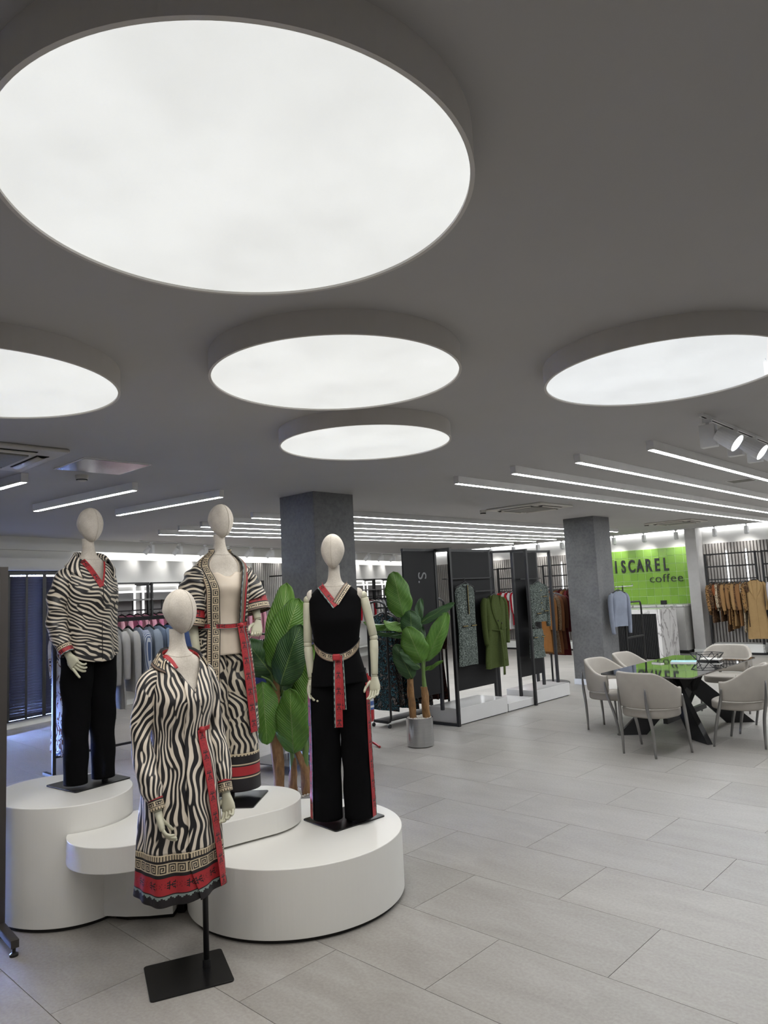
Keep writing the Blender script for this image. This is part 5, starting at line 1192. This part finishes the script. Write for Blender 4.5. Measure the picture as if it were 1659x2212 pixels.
# ================================================================== lit wall units on the left wall
M_lit = emit('lit shelf edge', (1, 1, 1), .95); M_greyback = plain('grey back panel', (128, 126, 126), .7, var=.04); M_greyshelf = plain('grey shelf', (120, 119, 119), .5)
def wall_unit(s0, w, label, group):
    t = empty('wall_unit', LP(s0, 0), LWA, label, 'wall shelving', group)
    for x in (.02, w - .02): MB().box(x - .02, x + .02, -.34, -.30, 0, 2.20).build('post', M_black, t); MB().box(x - .015, x + .015, -.30, -.001, 2.15, 2.19).build('arm', M_black, t)
    MB().box(.04, w - .04, -.03, -.002, 1.2, 2.05).build('infill_panel', M_greyback, t)
    MB().box(.0, w, -.345, -.30, 2.18, 2.205).build('top_bar', M_black, t)
    MB().box(.05, w - .05, -.05, -.02, 2.135, 2.165).build('light_bar', M_lit, t); MB().box(.02, w - .02, -.30, -.27, 2.02, 2.055).build('light_bar', M_lit, t)
    for x in (.08, w - .08): MB().box(x - .018, x + .018, -.05, -.02, 1.55, 2.135).build('light_bar', M_lit, t)
    MB().box(.0, w, -.36, -.03, 1.875, 1.905).build('shelf', M_greyshelf, t)
    MB().tube([(.02, -.26, 1.70), (w - .02, -.26, 1.70)], .012, 8).build('rail', M_black, t)
    for x in (w * .3, w * .7): MB().box(x - .01, x + .01, -.27, -.25, 1.70, 1.875).build('rail_hanger', M_black, t)
    MB().box(.0, w, -.36, -.03, .30, .34).build('shelf', M_white, t)
    return t
for i, s in enumerate((1.55, 2.7, 3.85, 5.0)): wall_unit(s, 1.1, '%s lit wall unit from the left behind the pink blouses' % ORD[i], 'lit wall units on the left wall')
for i, s in enumerate((9.1, 10.25, 11.4, 12.55)): wall_unit(s, 1.1, '%s lit wall unit from the left behind the red and white clothes' % ORD[i], 'lit wall units on the left wall')
pk = [((196, 120, 150), 'pink'), ((186, 84, 150), 'magenta pink'), ((206, 150, 166), 'pale pink'), ((176, 70, 96), 'raspberry'), ((200, 130, 176), 'orchid pink'), ((210, 160, 170), 'blush'), ((190, 110, 166), 'violet pink'), ((206, 164, 178), 'pale pink')]
random.seed(3)
its = []
for i in range(24):
    q = pk[(i * 5 + i // 3) % 8]
    if i in (16, 17): q = ((150, 60, 62), 'brick red')
    if i in (19, 21): q = ((178, 84, 60), 'orange red')
    if i == 11: its.append(('shirt', mat_pattern('pink plaid', 'floral', [(180, 130, 140), (206, 180, 180), (120, 84, 96)], 22), ('pink patterned', 'blouse'))); continue
    its.append(('shirt' if i % 3 else 'short', fab(q[0]), (q[1], 'blouse')))
row(P2(LP(1.6, .26)), P2(LP(6.0, .26)), 1.688, its, 'lit pink wall row', 'pink clothes along the left wall')
wr_ = [((150, 172, 206), 'light blue'), ((40, 46, 72), 'navy'), ((168, 186, 212), 'sky blue'), ((60, 70, 96), 'denim blue'), ((206, 208, 212), 'white'), ((160, 32, 44), 'red'), ((212, 210, 208), 'white'), ((168, 30, 40), 'red'), ((196, 194, 192), 'off white'), ((150, 28, 40), 'dark red'), ((206, 204, 200), 'white'), ((214, 212, 210), 'white'), ((178, 178, 180), 'light grey'), ((96, 98, 106), 'grey'), ((40, 44, 62), 'navy'), ((190, 50, 50), 'bright red'), ((60, 60, 70), 'charcoal'), ((200, 196, 192), 'off white'), ((170, 40, 46), 'red'), ((206, 204, 202), 'white'), ((44, 48, 66), 'navy'), ((196, 196, 198), 'white')]
row(P2(LP(9.15, .26)), P2(LP(13.6, .26)), 1.688, [(('dress' if i in (0, 2, 3) else 'shirt'), fab(q[0]), (q[1], 'shirt' if i not in (0, 2, 3) else 'dress')) for i, q in enumerate(wr_)], 'lit red and white wall row', 'red and white clothes along the left wall')
# ================================================================== slat walls and racks with lit tubes
M_slat = plain('grey taupe slat', (160, 156, 152), .6, var=.06); M_slatback = plain('slat shadow gap', (84, 80, 78), .8)
def slats(parent_w, s0, s1, z1, fnbox):
    m = MB(); n = int((s1 - s0) / .072)
    for i in range(n):
        x = s0 + i * .072; m.box(x, x + .045, *fnbox, .02, z1)
    return m
so = slats(None, 6.15, 9.0, 2.63, (-.045, -.006)).build('slat', M_slat, wl); tag(so, kind='stuff'); MB().box(6.15, 9.0, -.006, -.001, .02, 2.63).build('slat_backing', M_slatback, wl)
def slats_back(u0, u1):
    m = MB(); n = int((u1 - u0) / .072)
    for i in range(n): m.box(u0 + i * .072, u0 + i * .072 + .045, BW - .05, BW - .008, .02, 2.585)
    o = m.build('slat', M_slat, wb); tag(o, kind='stuff'); MB().box(u0, u1, BW - .008, BW - .001, .02, 2.585).build('slat_backing', M_slatback, wb)
slats_back(-15.6, -9.05); slats_back(-6.32, 1.0)
M_ledtube = emit('led tube', (.92, .97, 1.0), 3.2)
def tube_rack(t, w, d0, d1, sgn):
    """wall rack: local x along the wall, y depth from d0 (wall) to d1 (front)"""
    for x in (.02, w - .02): MB().box(x - .02, x + .02, min(d1, d1 + .04 * sgn), max(d1, d1 + .04 * sgn), 0, 2.33).build('post', M_black, t)
    for z, nm in ((2.31, 'top_bar'), (2.02, 'middle_bar'), (1.72, 'rail')): MB().bar((0, d1 + .02 * sgn, z), (w, d1 + .02 * sgn, z), .034 if nm != 'rail' else .026).build(nm, M_black, t)
    for x in (.02, w - .02): MB().bar((x, d0, 2.31), (x, d1, 2.31), .03).build('arm', M_black, t)
    for x in (w * .36, w * .74): MB().tube([(x, (d0 * .75 + d1 * .25), 1.55), (x, (d0 * .75 + d1 * .25), 2.38)], .017, 10).build('light_tube', M_ledtube, t); MB().tube([(x, (d0 * .75 + d1 * .25), 2.38), (x, (d0 * .75 + d1 * .25), 2.41)], .02, 10).build('tube_cap', M_white, t)
    MB().box(.0, w, min(d0, d1), max(d0, d1), .05, .24).build('podium', M_white, t, bevel=.004); MB().box(-.02, w + .02, min(d0, d1) , max(d0, d1) + .0, 0, .05).build('foot', M_black, t)
units = [(-6.17, 1.14, 'lit wall rack with leopard and camel clothes right of the coffee wall'), (-4.93, 1.14, 'lit wall rack at the right photo edge with pale shirts'), (-10.55, 1.20, 'lit wall rack behind the brown coats near the far pillar'), (-12.05, 1.25, 'lit wall rack with red and white clothes behind the display frame'), (-13.55, 1.25, 'lit wall rack with beige clothes behind the display frame')]
for u0, w, lab in units:
    t = empty('wall_rack', W(u0, BW), YAW, lab, 'wall rack', 'lit racks along the back wall'); tube_rack(t, w, -.06, -.50, 1)
t = empty('wall_rack', LP(6.7, 0), LWA, 'lit wall rack on the slats left of the near pillar', 'wall rack', 'lit rack on the left wall'); tube_rack(t, 1.3, -.06, -.50, 1)
M_leo = mat_pattern('leopard print', 'spots', [(30, 22, 18), (92, 66, 42), (142, 108, 68)], 30); M_leo2 = mat_pattern('pale leopard print', 'spots', [(34, 28, 24), (150, 130, 104), (186, 170, 146)], 30); M_br = mat_pattern('brown abstract print', 'floral', [(140, 108, 72), (30, 24, 20), (116, 78, 48), (34, 26, 22), (160, 134, 100)], 24)
lp = [('shirt', M_leo, ('leopard print', 'blouse')), ('cardigan', M_br, ('brown print', 'blouse')), ('short', fab((132, 76, 44)), ('rust', 'blouse')), ('shirt', M_leo2, ('pale leopard print', 'blouse')), ('cardigan', M_br, ('brown print', 'tunic')), ('shirt', fab((150, 116, 76)), ('camel', 'blouse')), ('dress', M_br, ('brown print', 'dress')), ('cardigan', fab((140, 106, 70)), ('camel', 'cardigan')), ('dress', M_leo, ('leopard print', 'dress')), ('cardigan', fab((156, 124, 84)), ('camel', 'cardigan')), ('shirt', M_br, ('brown print', 'blouse')), ('cardigan', fab((134, 98, 64)), ('tan', 'cardigan')), ('dress', M_leo2, ('pale leopard print', 'dress')), ('shirt', M_leo, ('leopard print', 'shirt')), ('dress', M_br, ('brown print', 'dress'))]
row(P2(W(-6.10, BW - .48)), P2(W(-5.22, BW - .48)), 1.712, lp, 'leopard rack by the coffee wall', 'leopard and camel clothes', .06)
M_camel = fab((158, 130, 90))
t = hang('camel_coat', 'ccoat', M_camel, W(-5.10, BW - .58, 1.74), YAW + .25, 'long camel coat facing outward at the end of the leopard rack', 'coat', kind='top', w=.38, L=1.30, th=.16, slv=.62, flare=1.22, neck=.07, seed=.9)
for s in (-1, 1):
    def lp2(a, b, s=s): return Vector((s * (.06 + (.11 * math.sin(PI * min(1, a * 1.15)) ** .8) * b) * (1 - .6 * a), -.066 - .02 * a - .012 * b * (1 - b) * 4, -.085 - .42 * a + .03 * b * (1 - a)))
    m = MB(); m.grid(lp2, 14, 6); m.build('lapel', M_camel, t, smooth=True, solid=.006)
MB().bar((.01, -.098, -.50), (.02, -.105, -1.36), .006, .004).build('front_edge', fab((120, 96, 62)), t)
row(P2(W(-4.86, BW - .48)), P2(W(-3.9, BW - .48)), 1.712, [('shirt', fab((170, 168, 176)), ('pale lilac grey', 'shirt')), ('shirt', fab((186, 184, 188)), ('pale grey', 'shirt')), ('shirt', fab((160, 158, 168)), ('grey', 'shirt')), ('shirt', fab((190, 188, 190)), ('white', 'shirt')), ('shirt', fab((150, 152, 166)), ('grey blue', 'shirt')), ('shirt', fab((180, 178, 184)), ('light grey', 'shirt'))], 'rack at the right photo edge', 'pale shirts at the right edge')
rw = [((170, 30, 42), 'red'), ((176, 34, 44), 'red'), ((206, 202, 200), 'white'), ((168, 28, 40), 'red'), ((208, 206, 204), 'white'), ((160, 30, 44), 'dark red'), ((212, 210, 206), 'white'), ((180, 30, 40), 'red'), ((206, 204, 202), 'white'), ((140, 30, 60), 'crimson'), ((200, 196, 196), 'white'), ((178, 36, 46), 'red')]
row(P2(W(-12.0, BW - .48)), P2(W(-10.9, BW - .48)), 1.712, [(('dress' if i % 3 == 1 else 'cardigan'), fab(q[0]), (q[1], 'dress' if i % 3 == 1 else 'shirt')) for i, q in enumerate(rw)], 'red and white back rack', 'red and white clothes on the back wall')
row(P2(W(-13.5, BW - .48)), P2(W(-12.4, BW - .48)), 1.712, [(('short' if i % 2 else 'dress'), fab(q), (w, 'dress' if i % 2 == 0 else 'blouse')) for i, (q, w) in enumerate([((166, 134, 96), 'tan'), ((178, 150, 114), 'beige'), ((160, 126, 90), 'tan'), ((186, 162, 128), 'sand'), ((170, 140, 104), 'beige'), ((152, 118, 82), 'camel'), ((180, 152, 118), 'sand'), ((166, 136, 100), 'beige')])], 'beige back rack', 'beige clothes on the back wall')
row(P2(W(-10.5, BW - .48)), P2(W(-9.45, BW - .48)), 1.712, [('dress', fab(q), (w, 'dress')) for q, w in [((118, 76, 44), 'brown'), ((104, 66, 40), 'dark brown'), ((132, 92, 56), 'tan brown'), ((90, 30, 34), 'burgundy'), ((120, 80, 50), 'brown'), ((84, 28, 32), 'burgundy'), ((110, 70, 44), 'brown'), ((96, 60, 40), 'dark brown')]], 'brown back rack', 'brown clothes on the back wall')
row(P2(LP(6.75, .48)), P2(LP(7.95, .48)), 1.712, [('cardigan', fab((26, 25, 27)), ('black', 'jacket')), ('cardigan', fab((30, 29, 31)), ('black', 'coat')), ('dress', mat_pattern('yellow zebra', 'floral', [(30, 28, 20), (150, 146, 90), (36, 32, 24), (176, 170, 130)], 24), ('yellow zebra print', 'dress')), ('dress', mat_pattern('beige zebra', 'floral', [(32, 28, 26), (170, 156, 130), (34, 30, 28)], 26), ('beige zebra print', 'dress')), ('cardigan', fab((120, 96, 66)), ('camel', 'coat')), ('cardigan', fab((24, 24, 26)), ('black', 'cardigan')), ('dress', fab((36, 34, 36)), ('black', 'dress')), ('cardigan', fab((28, 27, 30)), ('black', 'jacket'))], 'left slat rack', 'dark clothes on the left slat wall')
# ================================================================== round stand with brown coats
t = empty('round_rack', W(-7.05, 11.80), YAW, 'round based rack with brown coats beside the far pillar', 'clothes rack')
MB().lathe([(.001, 0), (.30, 0), (.30, .02), (.28, .03), (.001, .03)], 40).build('base', M_black, t); MB().tube([(0, 0, .03), (0, 0, 1.70)], .018, 12).build('pole', M_black, t)
MB().tube([(0, -.42, 1.70), (0, .42, 1.70)], .013, 10).build('rail', M_black, t)
row(P2(W(-7.05, 11.42)), P2(W(-7.05, 12.18)), 1.688, [('coat', fab((128, 86, 44)), ('caramel', 'coat')), ('coat', fab((122, 84, 48)), ('caramel brown', 'coat')), ('coat', mat_pattern('brown boucle', 'tweed', [(40, 30, 24), (96, 74, 54), (140, 120, 96)], 90), ('brown boucle', 'coat')), ('coat', fab((104, 66, 40)), ('chestnut', 'coat')), ('coat', fab((84, 50, 34)), ('dark brown', 'coat')), ('coat', fab((78, 24, 28)), ('burgundy', 'coat'))], 'round based rack', 'coats on the round based rack', .1)
# ================================================================== frame rack with blue shirt beside the far pillar
t = empty('frame_rack', W(-5.82, 12.05), YAW, 'black frame rack with a blue shirt in front of the coffee counter', 'clothes rack')
L = 1.0; MB().tube([Vector(p) for p in [(0, .30, 0), (0, .30, 1.30), (0, .33, 1.38), (0, .38, 1.41), (0, L - .06, 1.41), (0, L - .02, 1.38), (0, L, 1.30), (0, L, 0)]], .017, 10).build('hoop', M_black, t, smooth=True)
MB().tube([(0, .30, 1.41), (0, .30, 1.72)], .012, 10).build('upper_post', M_black, t); MB().tube([(0, .0, 1.70), (0, .72, 1.70)], .009, 8).build('cross_arm', M_chrome, t); MB().tube([(0, .72, 1.70), (0, .72, 1.735)], .009, 8).build('arm_stop', M_chrome, t)
MB().bar((0, .30, .78), (0, L, .78), .03).build('lower_bar', M_black, t); MB().box(-.22, .22, .27, .33, 0, .025).build('foot', M_black, t); MB().box(-.22, .22, L - .03, L + .03, 0, .025).build('foot', M_black, t)
hang('blue_shirt', 'bshirt', fab((126, 132, 146)), W(-5.80, 12.12, 1.70), YAW + PI / 2 - .35, 'grey blue shirt hanging on the frame rack beside the far pillar', 'shirt', kind='top', w=.36, L=.62, th=.12, slv=.70, flare=1.0, neck=.06, seed=1.1)
# ================================================================== coffee corner
def mat_green():
    k = NT('green wall tile'); v = k.coord('Object'); oi = k.n('ShaderNodeObjectInfo'); n = k.noise(v, 6, 2); c = k.mix(oi.outputs['Random'], lin((124, 170, 62)), lin((138, 183, 74))); k.col(c); k.set(Roughness=.18); k.bump(n, .05, .004); return k.m
M_green = mat_green(); M_grout2 = plain('pale green grout', (206, 232, 176), .8)
MB().box(-9.03, -6.62, BW - .012, BW - .001, 1.16, 2.57).build('tile_bed', M_grout2, wb)
td = None
for r in range(7):
    for c in range(12):
        u = -6.63 - .2 * (c + .5); z = 1.167 + .2 * (r + .5)
        if td is None:
            o = MB().box(-.0950, .0950, -.012, 0, -.0950, .0950).build('wall_tile', M_green, wb, bevel=.003); td = o
        else:
            o = bpy.data.objects.new('wall_tile', td.data); COL.objects.link(o); o.parent = wb; b_ = o.modifiers.new('bevel', 'BEVEL'); b_.width = .003; b_.segments = 2
        o.location = (u, BW - .011, z)
M_letter = plain('black sign letter', (30, 32, 36), .4)
S = empty('wall_sign', W(-7.75, BW - .024), YAW, 'black lettering ISCAREL coffee on the green tile wall', 'sign')
def onwall(x, z): return Matrix.Translation((x, -.014, z)) @ Matrix(((1, 0, 0, 0), (0, 0, -1, 0), (0, 1, 0, 0), (0, 0, 0, 1)))
x = -.70
xs = [-.845, -.64, -.416, -.192, .032, .256, .48]
for ch, x in zip('ISCAREL', xs): text_part(ch, .45, M_letter, S, onwall(x, 2.005), ext=.014, sx=.60, off=.009)
for ch, x in zip('coffee', [.09, .26, .405, .50, .64, .81]): text_part(ch, .30, M_letter, S, onwall(x, 1.712), ext=.010, sx=1.08, off=-.004)
def mat_marble():
    k = NT('white veined marble'); v = k.coord('Object', (1, 1, .6)); n = k.noise(v, 1.3, 5, .55, 1.6); vein = k.math('SUBTRACT', 1.0, k.math('MULTIPLY', k.math('ABSOLUTE', k.math('SUBTRACT', n, .5)), 34.0)); vein = k.math('MAXIMUM', vein, 0.0)
    k.col(k.mix(k.math('MULTIPLY', vein, .75), lin((218, 216, 215)), lin((92, 84, 82)))); k.set(Roughness=.15); return k.m
M_marble = mat_marble(); M_flute = plain('black fluted front', (20, 20, 22), .5)
t = empty('coffee_counter', W(-6.74, 16.05), YAW, 'coffee counter with black fluted front and white marble ends', 'counter')
MB().box(-1.95, 0, 0, .95, 1.02, 1.12).build('marble_top', M_marble, t); MB().box(-.08, 0, 0, .95, 0, 1.02).build('marble_end', M_marble, t); MB().box(-1.95, -.08, .02, .9, .02, 1.02).build('body', M_flute, t)
fm = MB(); 
for i in range(46): fm.tube([(-1.93 + i * .0405, .018, .03), (-1.93 + i * .0405, .018, 1.015)], .018, 8)
tag(fm.build('fluted_front', M_flute, t), kind='stuff')
t = empty('back_counter', W(-6.68, BW), YAW, 'back counter with marble top below the green tile wall', 'counter')
MB().box(-2.3, 0, -.62, -.03, 1.115, 1.165).build('marble_top', M_marble, t); MB().box(-2.3, -.02, -.58, -.03, .08, 1.115).build('body', plain('grey white cabinet', (182, 180, 177), .5), t); MB().box(-2.28, -.03, -.54, -.03, 0, .08).build('toe_kick', M_toe, t)
for i in range(4): MB().box(-.03 - .56 * (i + 1) + .01, -.03 - .56 * i - .01, -.595, -.58, .10, 1.10).build('door', MATS['grey white cabinet'], t)
t = empty('card_terminal', W(-7.28, BW - .35, 1.166), YAW, 'small black device standing on the marble back counter', 'device'); MB().box(-.07, .07, -.03, .03, 0, .10).build('body', M_black, t, bevel=.006); MB().box(-.055, .055, -.033, -.03, .03, .09).build('screen', M_blackgloss, t)
o = MB().box(-6.60, -6.34, BW - .42, BW, 0, HC).build('wall_column', plain('light grey column', (190, 188, 186), .7), rz=YAW); tag(o, kind='structure')
o = MB().box(-6.615, -6.325, BW - .435, BW, 0, .10).build('baseboard_column', M_white, rz=YAW); tag(o, kind='structure')
# ================================================================== four way stand behind the plant
t = empty('display_stand', (-1.20, 7.88, 0), YAW + .2, 'clothes stand with flat dark base on casters behind the tall banana plant', 'clothes rack')
MB().prism(rrect(.62, .50, .05), .085, .097).build('base_plate', plain('dark steel base', (92, 92, 94), .35, .8), t)
for x, y in ((-.26, -.2), (.26, -.2), (-.26, .2), (.26, .2)): MB().tube([(x, y, .085), (x, y, .05)], .008, 8).build('caster_stem', M_black, t); MB().tube([(x - .012, y, .027), (x + .012, y, .027)], .027, 12, ref=(0, 0, 1)).build('caster', M_black, t)
MB().tube([(0, 0, .097), (0, 0, 1.42)], .019, 12).build('pole', M_chrome, t); MB().tube([(0, 0, .097), (0, 0, .16)], .055, 20).build('collar', M_chrome, t)
MB().tube([(-.5, 0, 1.42), (.62, 0, 1.42)], .012, 8).build('arm', M_black, t)
for i, (dx, q, w, kd) in enumerate(((-.42, (126, 106, 168), 'lilac', 'trousers'), (-.30, (60, 74, 130), 'blue', 'short'), (.40, (196, 130, 140), 'salmon pink', 'short'), (.48, (96, 104, 150), 'periwinkle blue', 'trousers'), (.56, (206, 150, 156), 'pale pink', 'trousers'))):
    p = Matrix.Rotation(YAW + .2, 4, 'Z') @ Vector((dx, 0, 0)) + Vector((-1.20, 7.88, 1.405)); nm = 'skirt' if kd == 'trousers' else 'top'
    hang(nm, kd + 'x', fab(q), p, YAW + .2 + PI / 2, '%s %s hanging on the stand behind the tall banana plant' % (w, nm), nm, 'clothes on the stand behind the plant', seed=i, **KIND[kd])
# ================================================================== fire extinguisher
M_red = plain('red enamel', (160, 20, 26), .3, coat=.3)
t = empty('fire_extinguisher', (-.315, 8.72, 0), 0, 'red fire extinguisher on a floor stand behind the black trouser mannequin', 'extinguisher')
MB().lathe([(.001, .30), (.07, .30), (.082, .33), (.082, .74), (.07, .80), (.03, .84), (.03, .86), (.001, .86)], 28).build('cylinder', M_red, t, smooth=False)
m = MB(); m.grid(lambda a, b: Vector((.0832 * math.sin(-1.6 + 3.2 * a), -.0832 * math.cos(-1.6 + 3.2 * a), .44 + .2 * b)), 20, 8, pat=lambda i, j, nu, nv: (0, 1, 0, 0, 1, 1, 0, 1)[j]); m.build('label_sleeve', [plain('label blue', (60, 90, 150), .5), plain('label white', (200, 204, 210), .5)], t)
MB().tube([(0, 0, .86), (0, 0, .90)], .02, 10).build('valve', M_chrome, t); MB().bar((0, 0, .90), (.0, -.11, .93), .018).build('handle', M_black, t)
MB().tube([(0, .085, .0), (0, .085, .80)], .013, 8).build('stand_post', M_red, t)
for s in (-1, 1): MB().tube([Vector(p[:3]) for p in spline([(0, .085, .05), (s * .06, .05, .035), (s * .11, -.02, .016), (s * .13, -.08, .014)], 10)], .014, 8).build('stand_foot', M_red, t, smooth=True)
# ================================================================== standing mirror at the left edge
t = empty('standing_mirror', (-2.262, 4.222, 0), math.radians(42), 'tall standing mirror in a dark frame cut by the left photo edge', 'mirror')
M_bronze = plain('dark bronze frame', (58, 54, 52), .5, var=.06)
for x in (-.62, 0): MB().box(x - .021, x + .021, -.02, .02, .06, 2.075).build('frame_post', M_bronze, t); MB().box(x - .02, x + .02, -.30, .045, .045, .085).build('foot', M_bronze, t)
for x in (-.62, 0):
    for y in (-.28, .02): MB().lathe([(.001, 0), (.022, 0), (.022, .012), (.009, .02), (.009, .046), (.001, .046)], 14, c=(x, y)).build('foot_pad', M_black, t)
for z in (.10, 2.055): MB().box(-.62, 0, -.018, .018, z - .02, z + .02).build('frame_rail', M_bronze, t)
MB().box(-.60, -.02, -.004, .004, .12, 2.035).build('mirror_glass', plain('mirror silver', (226, 226, 226), .02, 1.0, var=.0), t)
